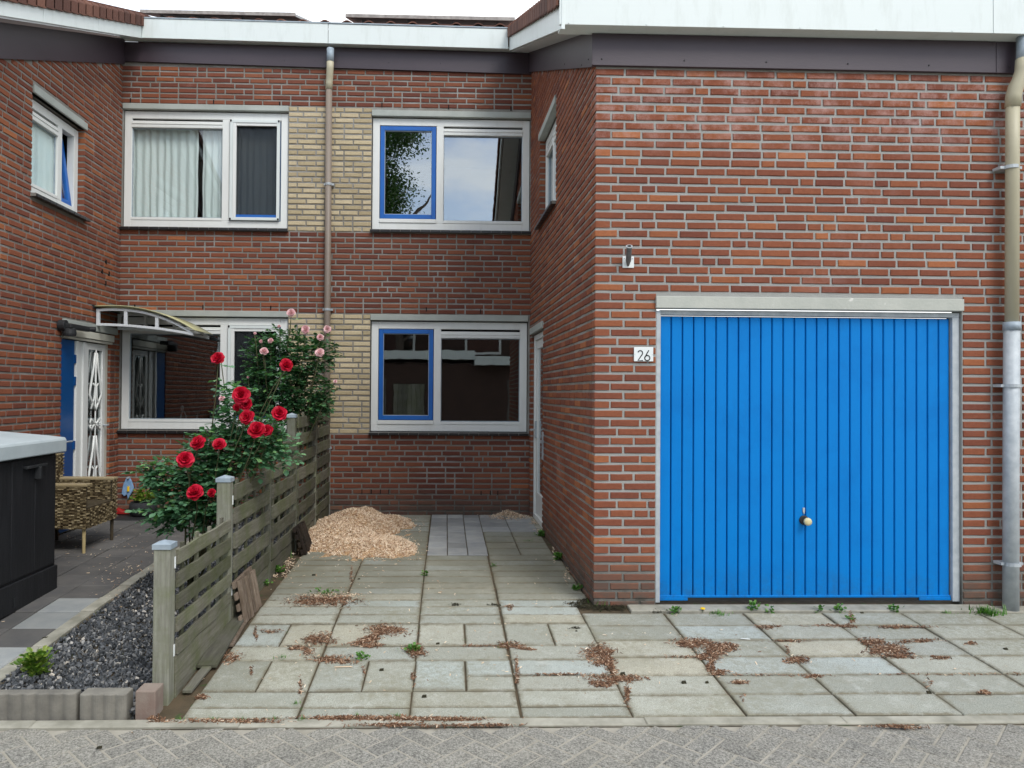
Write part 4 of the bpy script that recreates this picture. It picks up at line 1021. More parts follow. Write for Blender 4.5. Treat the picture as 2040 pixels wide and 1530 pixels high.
# ================================================================== STORAGE BOX, CHAIR, POT etc.
bx = thing('storage_box', (-3.45, 5.0, 0), 'tall black garden storage box with light grey lid at the left edge', 'storage box')
XA, XB, Y0, Y1 = -2.965, -3.80, 4.30, 5.77
g = gz(5.2)
F = frame((XA, 0, 0), (0, 1, 0))
t = MB(); t.box(F, Y0, Y1, .012, XA-XB, g+.02, 1.055); t.build('body', BOXB, bx, bevel=.012)
for k in range(5):
    a = Y0+.02+k*(Y1-Y0-.04)/5; b = a+(Y1-Y0-.04)/5-.006
    t = MB(); t.box(F, a, b, .002, .02, g+.22, 1.03); t.build('door_panel', BOXB, bx, bevel=.004)
t = MB(); t.box(F, Y0, Y1+.004, -.006, .03, g, g+.20); t.build('plinth', BOXB, bx, bevel=.006)
t = MB(); t.poly(frame((0, Y0-.04, 0), (1, 0, 0)), [(XA+.045, 1.05), (XB-.03, 1.05), (XB-.03, 1.215), (XB, 1.235), (XA-.1, 1.175), (XA+.035, 1.16), (XA+.045, 1.14)], 0, Y1-Y0+.08); t.build('lid', BOXL, bx, bevel=.008)
t = MB(); t.box(F, 5.30, 5.56, -.035, .002, .965, .985); t.box(F, 5.44, 5.47, -.045, .0, .88, .97); t.build('latch', BLKP, bx, bevel=.004)
t = MB(); t.box(F, 5.20, 5.22, -.012, .002, g+.03, g+.10); t.build('hinge_pin', BLKP, bx)

ch = thing('rattan_armchair', (-3.6, 7.1, gz(7)), 'woven rattan garden armchair behind the black storage box', 'armchair')
g = gz(7.0)
def weave(F, u0, u1, z0, z1, name, rows_, parent=ch):
    t = MB(); t.box(F, u0, u1, .006, .02, z0, z1); pb = t.build(name, RATD, parent)
    n = max(6, int((u1-u0)/.024)); hz = (z1-z0)/rows_
    t = MB()
    for k in range(rows_):
        z = z0+hz*(k+.5)
        for i in range(n):
            a = u0+(u1-u0)*i/n; b = u0+(u1-u0)*(i+1)/n
            yo = -.006 if (i//2+k) % 2 else .003
            t.box(F, a+.0005, b-.0005, yo-.004, yo+.006, z-hz*.36, z+hz*.36)
    t.build('weave_strands', RATT, pb, kind='stuff')
XF = -3.24
Fs = frame((0, 6.80, 0), (1, 0, 0)); weave(Fs, -3.84, XF, g+.22, g+.60, 'near_side', 26)
Ff = frame((XF+.0, 0, 0), (0, 1, 0)); weave(Ff, 6.80, 7.42, g+.22, g+.40, 'front_rail', 10)
t = MB(); t.box(I4, -3.84, XF, 6.80, 7.42, g+.39, g+.41); t.build('seat', RATD, ch)
for y0, y1 in ((6.79, 6.90), (7.33, 7.43)):
    t = MB(); t.box(I4, -3.84, XF+.01, y0, y1, g+.60, g+.625); t.build('armrest', RATT, ch, bevel=.006)
Fi = frame((0, 7.34, 0), (1, 0, 0)); weave(Fi, -3.80, XF, g+.40, g+.60, 'far_arm', 12)
weave(Ff, 7.33, 7.42, g+.40, g+.60, 'arm_front', 12)
Fk = frame((-3.76, 0, 0), (0, 1, 0)); weave(Fk, 6.80, 7.42, g+.40, g+.86, 'backrest', 28)
for (x, y) in ((XF-.03, 6.83), (XF-.03, 7.39), (-3.80, 6.83), (-3.80, 7.39)):
    t = MB(); t.tube([(x, y, g-.005), (x, y, g+.22)], [.014, .016], 10); t.build('leg', LEGM if y < 7 else RATD, ch)
p = G3(285, 1029); pt = thing('flower_pot', p, 'round charcoal flower pot beside the red shoes at the door', 'flower pot')
t = MB(); t.lathe(Matrix.Translation(p), [(.09, 0), (.14, .03), (.155, .10), (.145, .16), (.13, .175), (.12, .165), (.115, .14)], 24); t.build('pot', POT, pt, smooth=True)
t = MB(); t.lathe(Matrix.Translation((p[0], p[1], p[2]+.13)), [(.11, 0), (.11, .012)], 16); t.build('potting_soil', SOIL, pt)
leafv = [(0, 0, 0), (.30, .30, .06), (.36, .68, .06), (0, 1.0, -.05), (-.36, .68, .06), (-.30, .30, .06), (0, .5, -.02)]
leaff = [(0, 1, 2, 6), (6, 2, 3), (0, 6, 4, 5), (6, 3, 4)]
def aim(pos, d, s, roll=0):
    d = Vector(d).normalized(); q = d.to_track_quat('Y', 'Z').to_matrix().to_4x4()
    return Matrix.Translation(pos) @ q @ Matrix.Rotation(roll, 4, 'Y') @ Matrix.Diagonal((s, s, s, 1))
ms_ = []
for i in range(150):
    a = rng.uniform(0, 6.28); e = rng.uniform(.2, 1.3); rr = rng.uniform(.02, .15)
    q = Vector((math.cos(a)*math.cos(e), math.sin(a)*math.cos(e), math.sin(e)))*rr + Vector((p[0], p[1], p[2]+.17))
    ms_.append(aim(q, (math.cos(a), math.sin(a), rng.uniform(-.2, 1)), rng.uniform(.035, .06), rng.uniform(-1, 1)))
batch('potted_plant', leafv, leaff, ms_, None, HEATH, label='small yellow-green leafy plant growing in the charcoal pot', cat='plant')
p = G3(268, 1037); t = MB(); t.box(I4, p[0]-.28, p[0]+.12, p[1]-.02, p[1]+.28, p[2]+.002, p[2]+.014); t.build('doormat', BLKP, None, bevel=.003, label='flat black doormat on the patio under the red shoes', cat='doormat')
def shoe(px, py, label):
    p = G3(px, py); s_ = thing('shoe', (p[0], p[1], p[2]+.014), label, 'shoe', 'red shoes on the doormat'); z = p[2]+.015
    t = MB(); pr = [(-.05, .03), (-.03, .035), (.03, .04), (.08, .035), (.12, .02)]
    vs = []
    for (u, hw) in pr:
        vs += [(p[0]+u-.0, p[1]-hw, z+.018), (p[0]+u, p[1]+hw, z+.018), (p[0]+u, p[1]+hw*.7, z+.05+(.02 if u < 0 else 0)-max(0, u)*.2), (p[0]+u, p[1]-hw*.7, z+.05+(.02 if u < 0 else 0)-max(0, u)*.2)]
    n = len(pr); t.add(vs, [(0, 1, 2, 3), tuple((n-1)*4+j for j in (3, 2, 1, 0))]+[(i*4+j, i*4+(j+1) % 4, i*4+4+(j+1) % 4, i*4+4+j) for i in range(n-1) for j in range(4)])
    t.build('upper', REDS, s_, bevel=.008); t = MB(); t.box(I4, p[0]-.055, p[0]+.125, p[1]-.036, p[1]+.036, z, z+.018); t.build('sole', REDS, s_, bevel=.005)
shoe(240, 1026, 'red shoe nearest the camera on the black doormat'); shoe(243, 1019, 'red shoe behind its twin against the house wall')
cl = thing('hanging_cloth', (-3.70, 8.84, .45), 'light blue work cloth hanging low on the wall by the door', 'cloth')
t = MB(); F = FB
prof = [(-.02, .0), (-.055, -.08), (-.075, -.19), (-.04, -.22), (-.01, -.20), (.0, -.26), (.03, -.20), (.055, -.16), (.07, -.12), (.045, -.05), (.015, .01)]
t.poly(FB, [(-3.74+a, .50+b) for a, b in prof], -.045, -.02); t.build('cloth', CLOTH, cl, bevel=.008)
t = MB(); t.tube([(-3.73, 8.87, .50), (-3.73, 8.83, .50)], .012, 8); t.build('hook', GALV, cl)
t = MB(); t.tube([(-3.73, 8.85, .40), (-3.73, 8.845, .34)], .014, 8); t.build('tag', YFLOW, cl)
p = G3(318, 1022); t = MB(); t.lathe(Matrix.Translation(p), [(.045, 0), (.05, .02), (.05, .12), (.03, .15), (.02, .16), (.02, .19)], 14); t.build('water_bottle', SOAP, None, smooth=True, label='clear plastic bottle on the patio beside the charcoal pot', cat='bottle')

# ================================================================== ROSES
def petal_geo(s, curl, tilt, ang, lift, w=1.0):
    vs = []; n, m = 5, 5
    for i in range(n+1):
        v = i/n; r = s*v
        for j in range(m+1):
            u = (j/m-.5)*2; ww = w*s*.62*math.sin(math.pi*min(1, .18+v*.72))**.7
            x = u*ww; y = r*math.cos(curl*v) ; z = r*math.sin(curl*v) - .25*s*(v**3)*1.2 + .10*s*abs(u)**2*.8 + .03*s*math.sin(u*7+ang*3)*v
            # bend sideways around the bud
            vs.append((x, y - .35*ww*u*u*.8, z))
    M = Matrix.Rotation(ang, 4, 'Z') @ Matrix.Translation((0, 0, lift)) @ Matrix.Rotation(tilt, 4, 'X')
    vs = [M @ Vector(v) for v in vs]
    fs = [(i*(m+1)+j, i*(m+1)+j+1, (i+1)*(m+1)+j+1, (i+1)*(m+1)+j) for i in range(n) for j in range(m)]
    return vs, fs
def bloom_mesh(seed, m):
    r = random.Random(seed); mb = MB(); a = 0
    for layer, (cnt, s, tilt, curl) in enumerate(((4, .34, 1.25, .5), (5, .50, 1.0, .6), (6, .68, .72, .6), (7, .86, .42, .55), (7, 1.0, .12, .45), (6, 1.0, -.15, .35))):
        for k in range(cnt):
            a = 2*math.pi*(k + r.uniform(-.15, .15))/cnt + layer*.7
            v, f = petal_geo(s*r.uniform(.9, 1.08)*.5, curl, tilt+r.uniform(-.12, .12), a, .05*(5-layer)*.3, 1.05); mb.add(v, f)
    mb.lathe(I4, [(.05, -.16), (.09, -.08), (.07, 0)], 8)
    me = bpy.data.meshes.new('bloom'); me.from_pydata(mb.v, [], mb.f); me.materials.append(m)
    for p in me.polygons: p.use_smooth = True
    return me
RB = [bloom_mesh(i, PRED) for i in range(3)]; PB = [bloom_mesh(10+i, PPINK) for i in range(2)]
def rose(name, base, ell, blooms, meshes, lm, label, nleaf, depthY, shoots=(), seed=0, ls=(.036, .060), nind=160, thin=()):
    r = random.Random(seed); root = thing(name, base, label, 'rose bush')
    cam_p = EYE; tips = []
    for (px, py, d, dy) in blooms:
        Y = depthY+dy-.22; c = onY(px, py, Y); size = d/FPX*(c-EYE).dot(fw)
        o = bpy.data.objects.new('bloom', r.choice(meshes)); col.objects.link(o); o.parent = root
        dirv = Vector((r.uniform(-.5, .5), -1, r.uniform(.15, .9))).normalized()
        M = Matrix.Translation(c) @ dirv.to_track_quat('Z', 'Y').to_matrix().to_4x4() @ Matrix.Rotation(r.uniform(0, 6), 4, 'Z') @ Matrix.Diagonal((size*.96, size*.96, size*.96, 1))
        o.matrix_local = Matrix.Translation(-Vector(base)) @ M; tips.append((c - dirv*size*.15))
    leaves = []
    def leafspray(q, d, s):     # a compound leaf: 5 leaflets
        d = Vector(d).normalized(); side = d.cross(Vector((0, 0, 1)));
        if side.length < .1: side = Vector((1, 0, 0))
        side.normalize()
        leaves.append(aim(q+d*s*1.3, d, s, r.uniform(-.5, .5)))
        for k, t in ((.3, 1), (.3, -1), (1.0, 1), (1.0, -1)):
            leaves.append(aim(q+d*s*k, (side*t+d*.45+Vector((0, 0, r.uniform(-.25, .15)))), s*r.uniform(.75, .95), r.uniform(-.6, .6)))
    # stems to every bloom
    st = MB(); b0 = Vector(base)
    for c in tips:
        mid = b0.lerp(c, .55) + Vector((r.uniform(-.06, .06), r.uniform(-.05, .05), .05)); pts = [b0+Vector((r.uniform(-.03, .03), r.uniform(-.03, .03), 0)), b0.lerp(mid, .5)+Vector((r.uniform(-.03, .03), 0, 0)), mid, mid.lerp(c, .6)+Vector((r.uniform(-.02, .02), 0, .01)), c]
        st.tube(pts, [.009, .007, .0055, .004, .003], 6)
    for path, nl in shoots:
        P = [onY(a, b, depthY) for a, b in path]; st.tube(P, .0035, 6)
        for k in range(nl):
            f = (k+.6)/nl*(len(P)-1); i = min(int(f), len(P)-2); q = P[i].lerp(P[i+1], f-i)
            leafspray(q, (r.choice((-1, 1)), r.uniform(-.6, .2), r.uniform(-.4, .3)), r.uniform(*ls)*1.0)
    st.build('stem', STEM, root, smooth=True)
    tot = sum(e[2]*e[3] for e in ell)
    for (px, py, rx, ry) in ell:
        n = int(nleaf*rx*ry/tot/5)
        c = onY(px, py, depthY); sc2 = (c-EYE).dot(fw)/FPX
        for _ in range(n):
            while True:
                v = Vector((r.uniform(-1, 1), r.uniform(-1, 1), r.uniform(-1, 1)))
                if .25 < v.length < 1: break
            v *= r.uniform(.8, 1.1); q = c + Vector((v.x*rx*sc2, v.y*min(rx, ry)*sc2*1.0, v.z*ry*sc2))
            leafspray(q, (v.x+r.uniform(-.6, .6), v.y*1.0-.5+r.uniform(-.5, .5), v.z*.5+r.uniform(-.5, .35)), r.uniform(*ls))
    leaves.sort(key=lambda m: m.translation.y)
    me = bpy.data.meshes.new('leaf'); me.from_pydata(leafv, [], leaff); me.materials.append(lm)
    ind = leaves[:nind*3:3]; ids = set(id(m) for m in ind)
    for m in ind: link_mesh('leaf', me, root, m)
    batch('foliage', leafv, leaff, [m for m in leaves if id(m) not in ids], root, lm, kind='stuff')
    return root
rose('rose_bush', (-1.88, 5.55, .03),
     [(360, 985, 50, 62), (330, 945, 42, 30), (410, 935, 60, 45), (440, 895, 55, 40), (480, 905, 62, 36), (500, 880, 55, 40), (345, 1030, 42, 28), (430, 980, 42, 60), (395, 1000, 45, 50), (530, 870, 35, 36), (470, 840, 28, 30), (465, 785, 22, 26), (300, 940, 22, 14), (290, 1010, 12, 8), (565, 900, 20, 26)],
     [(480, 787, 40, -.05), (490, 806, 30, 0), (493, 832, 34, -.03), (512, 857, 40, -.12), (533, 857, 26, 0), (557, 825, 36, 0), (395, 882, 34, -.05), (437, 886, 30, -.02), (369, 915, 38, -.15), (388, 981, 37, -.2), (422, 982, 20, -.1), (434, 714, 30, 0), (571, 727, 30, .05), (472, 812, 20, .05)],
     RB, LEAF, 'large red rose bush climbing over the front fence panels', 7200, 5.45,
     shoots=[([(470, 900), (458, 840), (448, 780), (440, 716)], 7), ([(330, 950), (300, 940), (268, 940)], 4), ([(500, 870), (520, 820), (545, 770), (571, 735)], 5)], seed=3)
rose('rose_bush', (-1.72, 7.6, .06),
     [(560, 760, 62, 62), (590, 720, 66, 55), (560, 690, 55, 35), (610, 780, 52, 50), (640, 700, 28, 35), (540, 800, 50, 40), (510, 720, 22, 46), (600, 820, 48, 30), (645, 790, 18, 30), (500, 780, 26, 30)],
     [(580, 623, 20, 0), (609, 657, 21, 0), (652, 656, 18, 0), (638, 672, 17, 0), (637, 703, 22, -.1), (526, 700, 20, -.1), (539, 679, 14, 0), (520, 680, 9, 0), (508, 664, 7, 0), (668, 760, 9, 0), (442, 794, 15, -.6), (494, 752, 6, 0), (556, 650, 8, 0)],
     PB, LEAFD, 'tall pink rose bush against the lower left window and downpipe', 10500, 7.6,
     shoots=[([(570, 700), (578, 660), (580, 628)], 3), ([(620, 700), (635, 690), (652, 662)], 3), ([(650, 780), (660, 770), (668, 763)], 3), ([(520, 720), (510, 700), (507, 668)], 3)], seed=8, ls=(.032, .054))

# ================================================================== SMALL PLANTS AND LITTER
blade = [(-.06, 0, 0), (.06, 0, 0), (.045, .15, .5), (-.045, .15, .5), (0, .45, .95)]
bladef = [(0, 1, 2, 3), (3, 2, 4)]
def weed(px, py, w_, h_, n, label, m=WEED, broad=False, cat='weed', g='weeds growing in the paving joints', dz=0, world=None):
    p = world or G3(px, py, dz); ms_ = []
    for i in range(n):
        a = rng.uniform(0, 6.28); rr = abs(rng.gauss(0, .5))*w_/2
        q = (p[0]+math.cos(a)*rr, p[1]+math.sin(a)*min(rr, .06), p[2]-.004)
        s = h_*rng.uniform(.5, 1.1)
        if broad: ms_.append(aim((q[0], q[1], q[2]+rng.uniform(0, h_*.8)), (math.cos(a), math.sin(a), rng.uniform(.0, 1.2)), rng.uniform(.35, .6)*min(h_, .07), rng.uniform(-1, 1)))
        else: ms_.append(Matrix.Translation(q) @ Matrix.Rotation(a, 4, 'Z') @ Matrix.Rotation(rng.uniform(-.9, .2), 4, 'X') @ Matrix.Diagonal((s*rng.uniform(.8, 1.3), s, s, 1)))
    return batch('weed', leafv if broad else blade, leaff if broad else bladef, ms_, None, m, label=label, cat=cat, group=g)
weed(1425, 1222, .20, .035, 90, 'flat green weed beside the yellow dandelion at the garage threshold')
weed(1502, 1218, .07, .085, 30, 'upright weed under the left third of the garage door', broad=True)
weed(1535, 1220, .10, .05, 24, 'low leafy weed just right of the upright one under the garage door', broad=True)
weed(1633, 1219, .06, .05, 20, 'small weed below the door handle', broad=True)
weed(1672, 1219, .09, .06, 30, 'bushy weed right of the small one below the door handle', broad=True)
weed(1692, 1236, .06, .04, 24, 'weed in the slab joint in front of the garage threshold', broad=True)
weed(1782, 1218, .12, .05, 36, 'twin-tufted weed under the right part of the garage door', broad=True)
weed(1885, 1221, .16, .03, 50, 'thin grassy weed at the right end of the garage door')
weed(1965, 1222, .26, .075, 130, 'dense green weed at the foot of the thick downpipe')
weed(1345, 1222, .08, .05, 40, 'weed at the left end of the garage threshold', broad=True)
weed(1195, 1205, .16, .06, 70, 'green weed at the brick corner of the garage wall')
weed(1148, 1175, .06, .05, 40, 'weed against the side wall just behind the garage corner', broad=True)
weed(1112, 1115, .07, .07, 50, 'leafy weed at the middle of the garage side wall foot', broad=True)
weed(1078, 1068, .10, .06, 60, 'weed by the narrow white side door', broad=True)
weed(1055, 1078, .22, .02, 40, 'creeping green weed on the slabs near the side door', broad=True)
weed(565, 1110, .10, .07, 80, 'tall grass tuft at the fence beside the slatted deck tile')
weed(548, 1140, .12, .06, 80, 'leafy weed at the fence foot left of the chip pile', broad=True)
weed(530, 1165, .07, .04, 40, 'small weed just behind the slatted deck tile', broad=True)
weed(440, 1222, .08, .07, 50, 'weed at the fence foot beside the wide board', broad=True)
weed(415, 1265, .07, .07, 40, 'weed between first fence panel and the wide board', broad=True)
weed(378, 1338, .06, .045, 30, 'dark weed near the first fence post', broad=True)
weed(560, 1311, .12, .03, 50, 'grass tuft in the slab joint in front of the fence', broad=False)
weed(722, 1313, .07, .045, 34, 'bright weed beside the long pale wood splinter', broad=True)
weed(822, 1298, .10, .05, 50, 'bright weed in the middle of the driveway litter', broad=True)
weed(1000, 1287, .12, .03, 40, 'weed on the joint right of the driveway centre', broad=False)
weed(650, 1183, .24, .04, 60, 'grassy weed fringe above the round brown litter patch', broad=True)
weed(847, 1147, .04, .05, 20, 'tiny weed in the long joint below the chip pile', broad=True)
weed(985, 1128, .06, .03, 24, 'tiny weed in the right long joint', broad=True)
weed(840, 1024, .25, .03, 50, 'green fringe at the house wall right of the chip pile')
for (a_, b_), lb in (((420, 1432), 'grass tuft on the kerb joint below the short mossy board'), ((360, 1436), 'grass tuft on the kerb joint just right of the reddish block'), ((710, 1428), 'left grass tuft of the pair above the long litter drift at the kerb'),
                     ((790, 1427), 'right grass tuft of the pair above the long litter drift at the kerb'), ((545, 1432), 'grass tuft on the kerb joint left of the first long slab joint'), ((480, 1436), 'thin grass tuft halfway between the reddish block and the first long slab joint'),
                     ((600, 1435), 'grass tuft where the first long slab joint meets the kerb'), ((590, 1402), 'grass tuft in the first long slab joint one row behind the kerb')):
    weed(a_, b_, .05, .03, 24, lb)
bush = weed(68, 1345, .16, .16, 260, 'bushy green weed on the gravel edge near the street', broad=True, m=HEATH, g=None, cat='plant')
dn = thing('dandelion', G3(1400, 1221), 'single yellow dandelion flower at the garage threshold', 'flower')
p = G3(1400, 1220); t = MB(); t.tube([p, (p[0], p[1], p[2]+.022)], .002, 6); t.build('stem', STEM, dn)
t = MB(); t.lathe(Matrix.Translation((p[0], p[1], p[2]+.02)), [(.006, 0), (.018, .006), (.014, .013), (.004, .014)], 12); t.build('flower_head', YFLOW, dn)

chipv = [(-1, -.35, -.08), (1, -.3, -.08), (.9, .3, -.06), (-.8, .4, -.1), (-.9, -.3, .1), (.95, -.25, .05), (.8, .28, .12), (-.85, .3, .06)]
# the big pile
def pile_h(x, y):
    def g(cx, cy, sx, sy, h): return h*math.exp(-((x-cx)/sx)**2-((y-cy)/sy)**2)
    h = g(-.92, 8.15, .30, .48, .19) + g(-.70, 7.2, .38, .40, .08) + g(-1.15, 7.6, .32, .60, .11) + g(-.52, 8.25, .22, .36, .06) + g(-.62, 6.9, .34, .28, .06) + g(-.72, 7.85, .16, .16, .03) + g(-1.28, 8.3, .2, .3, .05)
    h += .014*math.sin(x*11+y*4)*math.sin(y*9-x*6)*min(1, h*8)
    edge = .030 + .010*math.sin(x*19+2*math.sin(y*7)) + .008*math.sin(y*13+x*5)
    return max(0, h-edge)
pl = thing('wood_chip_pile', (-.75, 7.7, gz(7.7)), 'pale wood chip pile heaped against the house wall by the fence', 'wood chip pile')
mb = MB(); NX, NY = 50, 70; vs = []; xs = np.linspace(-1.42, .05, NX); ys = np.linspace(6.4, 8.85, NY)
for y in ys:
    for x in xs:
        h = pile_h(x, y); vs.append((x, y, gz(y)+h+(rng.uniform(-.006, .006) if h > 0 else -.012)))
fs = [(j*NX+i, j*NX+i+1, (j+1)*NX+i+1, (j+1)*NX+i) for j in range(NY-1) for i in range(NX-1) if max(vs[k][2]-gz(vs[k][1]) for k in (j*NX+i, j*NX+i+1, (j+1)*NX+i+1, (j+1)*NX+i)) > -.003]
mb.add(vs, fs); mb.build('core', mat('chip_core', (.30, .18, .09), (.50, .34, .19), 60, .95, bump=.01, bscale=120), pl)
ms_ = []
while len(ms_) < 20000:
    x = rng.uniform(-1.42, .05); y = rng.uniform(6.4, 8.84); h = pile_h(x, y)
    if h < .004 and rng.random() > .035*math.exp(-max(0, 0)): continue
    if h < .004:
        if min(abs(pile_h(x+dx, y+dy)) < .001 for dx in (-.1, 0, .1) for dy in (-.1, .1)): continue
    if y > 8.3 and rng.random() < .5: continue
    s = rng.uniform(.005, .018)
    ms_.append(Matrix.Translation((x, y, gz(y)+h+rng.uniform(.0, .009))) @ rotm(rng.gauss(0, .5), rng.gauss(0, .5), rng.uniform(0, 6.28)) @ Matrix.Diagonal((s, s*.75, s*.8, 1)))
batch('chips', chipv, rf, ms_, pl, CHIP, kind='stuff')
t = MB(); q = G3(636, 1082); t.add([(q[0]+.05*a, q[1]+.04*b, q[2]+.03*c) for a, b, c in rock], rf); t.build('stone', POT, None, bevel=.01, label='small dark stone at the left foot of the chip pile', cat='stone')

# litter
def litter(cl_, m, name, label, cat='wood chips'):
    ms_ = []; ms2 = []
    for (px, py, rx, ry, n) in cl_:
        sub = [(math.sqrt(rng.random()), rng.uniform(0, 6.28), rng.uniform(.10, .42)) for _ in range(3+int(rx*ry/40))] if rx*ry > 60 and rx*ry < 9000 else None
        for _ in range(int(n*1.9)):
            a = rng.uniform(0, 6.28); rr = math.sqrt(rng.random())*rng.uniform(.5, 1.15)
            wob = 1 + .35*math.sin(a*3+px) + .2*math.sin(a*7+py)
            if sub:
                q = rng.choice(sub); p = onG(px+rx*(.75*q[0]*math.cos(q[1])+q[2]*rng.gauss(0, 1)), py+ry*(.75*q[0]*math.sin(q[1])+q[2]*rng.gauss(0, 1)))
            else: p = onG(px+rx*rr*math.cos(a)*wob, py+ry*rr*math.sin(a)*wob)
            s = rng.uniform(.0025, .006) if rng.random() < .45 else rng.uniform(.005, .013)
            ms_.append(Matrix.Translation((p.x, p.y, gz(p.y)+rng.uniform(.0015, .012)*(1.3-rr))) @ rotm(rng.gauss(0, .35), rng.gauss(0, .35), rng.uniform(0, 6.28)) @ Matrix.Diagonal((s, s*.7, s*.7, 1)))
    batch(name, chipv, rf, ms_, None, m, kind='stuff', label=label, cat=cat)
old = [(645, 1198, 72, 12, 1100), (765, 1258, 48, 12, 700), (735, 1272, 22, 10, 300), (640, 1275, 34, 12, 420), (590, 1290, 22, 6, 120), (615, 1300, 14, 12, 100), (722, 1286, 34, 6, 260), (820, 1297, 28, 13, 420), (1018, 1287, 36, 7, 300), (1045, 1294, 22, 4, 120),
       (1190, 1300, 30, 14, 600), (1205, 1318, 28, 12, 500), (1218, 1335, 12, 12, 150), (1230, 1352, 48, 7, 420), (1200, 1362, 26, 8, 300), (672, 1315, 45, 8, 420), (1385, 1282, 42, 10, 650), (1430, 1292, 40, 12, 650), (1412, 1310, 24, 10, 300), (1418, 1328, 10, 14, 160), (1432, 1342, 20, 6, 160), (1470, 1360, 16, 4, 120),
       (1590, 1316, 26, 9, 350), (1735, 1280, 28, 8, 350), (1765, 1295, 42, 12, 700), (1800, 1307, 36, 5, 200), (1820, 1278, 40, 4, 180), (1640, 1249, 62, 3, 260), (1780, 1250, 70, 2.5, 220), (1530, 1249, 22, 4, 120), (1695, 1240, 8, 16, 120), (1560, 1278, 50, 2, 90), (1622, 1348, 18, 3, 90), (1870, 1311, 26, 4, 120), (1960, 1380, 15, 4, 70), (1935, 1283, 14, 4, 60),
       (700, 1433, 110, 5, 700), (850, 1434, 120, 4, 500), (450, 1438, 130, 4, 420), (320, 1438, 30, 3, 80), (780, 1446, 140, 3, 300), (960, 1446, 60, 2.5, 120), (1790, 1449, 70, 3, 160), (600, 1367, 6, 18, 38), (823, 1342, 5, 18, 38), (1030, 1340, 4, 40, 120), (500, 1337, 5, 11.7, 21), (725, 1337, 5, 11.7, 21), (1250, 1380, 6, 30, 100), (1480, 1392, 6, 11.7, 21), (700, 1150, 4, 28, 60), (540, 1258, 20, 4, 60), (460, 1310, 26, 14, 160), (510, 1260, 5, 14, 50), (400, 1390, 18, 6, 90), (300, 1432, 20, 8, 80), (1015, 1210, 10, 6, 60), (1570, 1292, 5, 13.5, 17), (1850, 1362, 9, 13.5, 14), (1120, 1346, 110, 2, 90), (1900, 1345, 200, 1.5, 60), (1550, 1346, 120, 1.5, 60), (950, 1288, 60, 2, 70), (1330, 1310, 70, 1.5, 50)]
litter(old, CHIPO, 'brown_litter', 'weathered brown wood litter lying in drifts over the driveway slabs')
litter([(1024, 1019, 24, 6, 260), (1070, 1042, 16, 7, 120), (1078, 1058, 14, 4, 60), (1105, 1100, 6, 18, 50), (1130, 1145, 6, 20, 50), (575, 1125, 26, 16, 110), (615, 1080, 16, 10, 80), (560, 1150, 18, 10, 40), (655, 1188, 60, 7, 160), (960, 1200, 700, 90, 90), (1000, 1300, 900, 110, 110), (700, 1150, 120, 40, 40), (310, 1150, 60, 25, 30), (200, 1080, 110, 60, 90), (250, 1140, 60, 20, 40), (240, 1170, 50, 40, 50)], CHIP, 'pale_litter', 'scattered pale wood chips along the wall feet and patio')
litter([(1195, 1207, 55, 9, 700), (1175, 1200, 20, 8, 200), (1230, 1212, 22, 4, 90), (1330, 1218, 40, 4, 200), (1140, 1203, 26, 3, 60), (1148, 1252, 14, 2, 40), (1190, 1156, 0.1, .1, 1), (985, 1206, 16, 2, 30), (908, 1205, 12, 2, 30)], MOSS, 'moss', 'dark moss clumps at the brick corner of the garage', 'moss')
t = MB()
for px, py, lb in ((625, 1146, 'oblong dark dropping on the dim slab left of the first long joint'), (715, 1154, 'dark dropping just right of the first long joint behind the round litter patch'), (1148, 1258, 'dark dropping on the short slab near the garage corner'),
                   (872, 1283, 'dark dropping on the joint right of the bright weed in the driveway centre'), (90, 1272, 'dark dropping on the pale patio slab behind the bushy weed'), (1717, 1222, 'round black dropping among the weeds under the garage door'),
                   (760, 1335, 'black dropping right of the long pale wood splinter'), (845, 1388, 'black dropping on the bluish slab near the kerb'), (1240, 1343, 'dark dropping beside the T-shaped litter drift'), (198, 1490, 'lone black dropping on the street clinkers'),
                   (1362, 1360, 'left dropping of the pair on the slab in front of the garage door'), (1408, 1360, 'right dropping of the pair on the slab in front of the garage door'), (2003, 1294, 'dark dropping nearest the right edge of the driveway'), (1850, 1380, 'dark dropping on the slab at lower right in front of the downpipe')):
    p = G3(px, py, .004); s = rng.uniform(.006, .014)
    t = MB(); t.add([(p[0]+s*a*1.2, p[1]+s*b, p[2]+s*c) for a, b, c in rock], rf)
    o = t.build('dark_pellet', MOSS, None); tag(o, lb, 'dropping', 'dark droppings on the paving')
hx = thing('wood_chip_heap', (.74, 8.72, gz(8.7)), 'small low heap of wood chips in the corner by the white side door', 'wood chip heap'); ms_ = []
for _ in range(900):
    x, y = .74+rng.gauss(0, .11), 8.74+rng.gauss(0, .08); y = min(y, 8.87); h = .075*math.exp(-((x-.74)/.12)**2-((y-8.78)/.12)**2); q = rng.uniform(.005, .014)
    ms_.append(Matrix.Translation((x, y, gz(y)+h*rng.uniform(.3, 1)+.004)) @ rotm(rng.gauss(0, .5), rng.gauss(0, .5), rng.uniform(0, 6.28)) @ Matrix.Diagonal((q, q*.75, q*.8, 1)))
batch('chips', chipv, rf, ms_, hx, CHIP, kind='stuff')
def splinter(px, py, l, a, m, label):
    p = G3(px, py, .004); t = MB(); G = Matrix.Translation(p) @ Matrix.Rotation(a, 4, 'Z'); t.add([G @ Vector((x*l, y*.008, z*.02+.004)) for x, y, z in chipv], rf)
    t.build('wood_splinter', m, None, label=label, cat='splinter')
splinter(684, 1331, .055, .05, CHIP, 'long pale wood splinter on the slab near the bright weed'); splinter(1485, 1275, .03, -.3, PLATE, 'crumpled white scrap in front of the garage door')

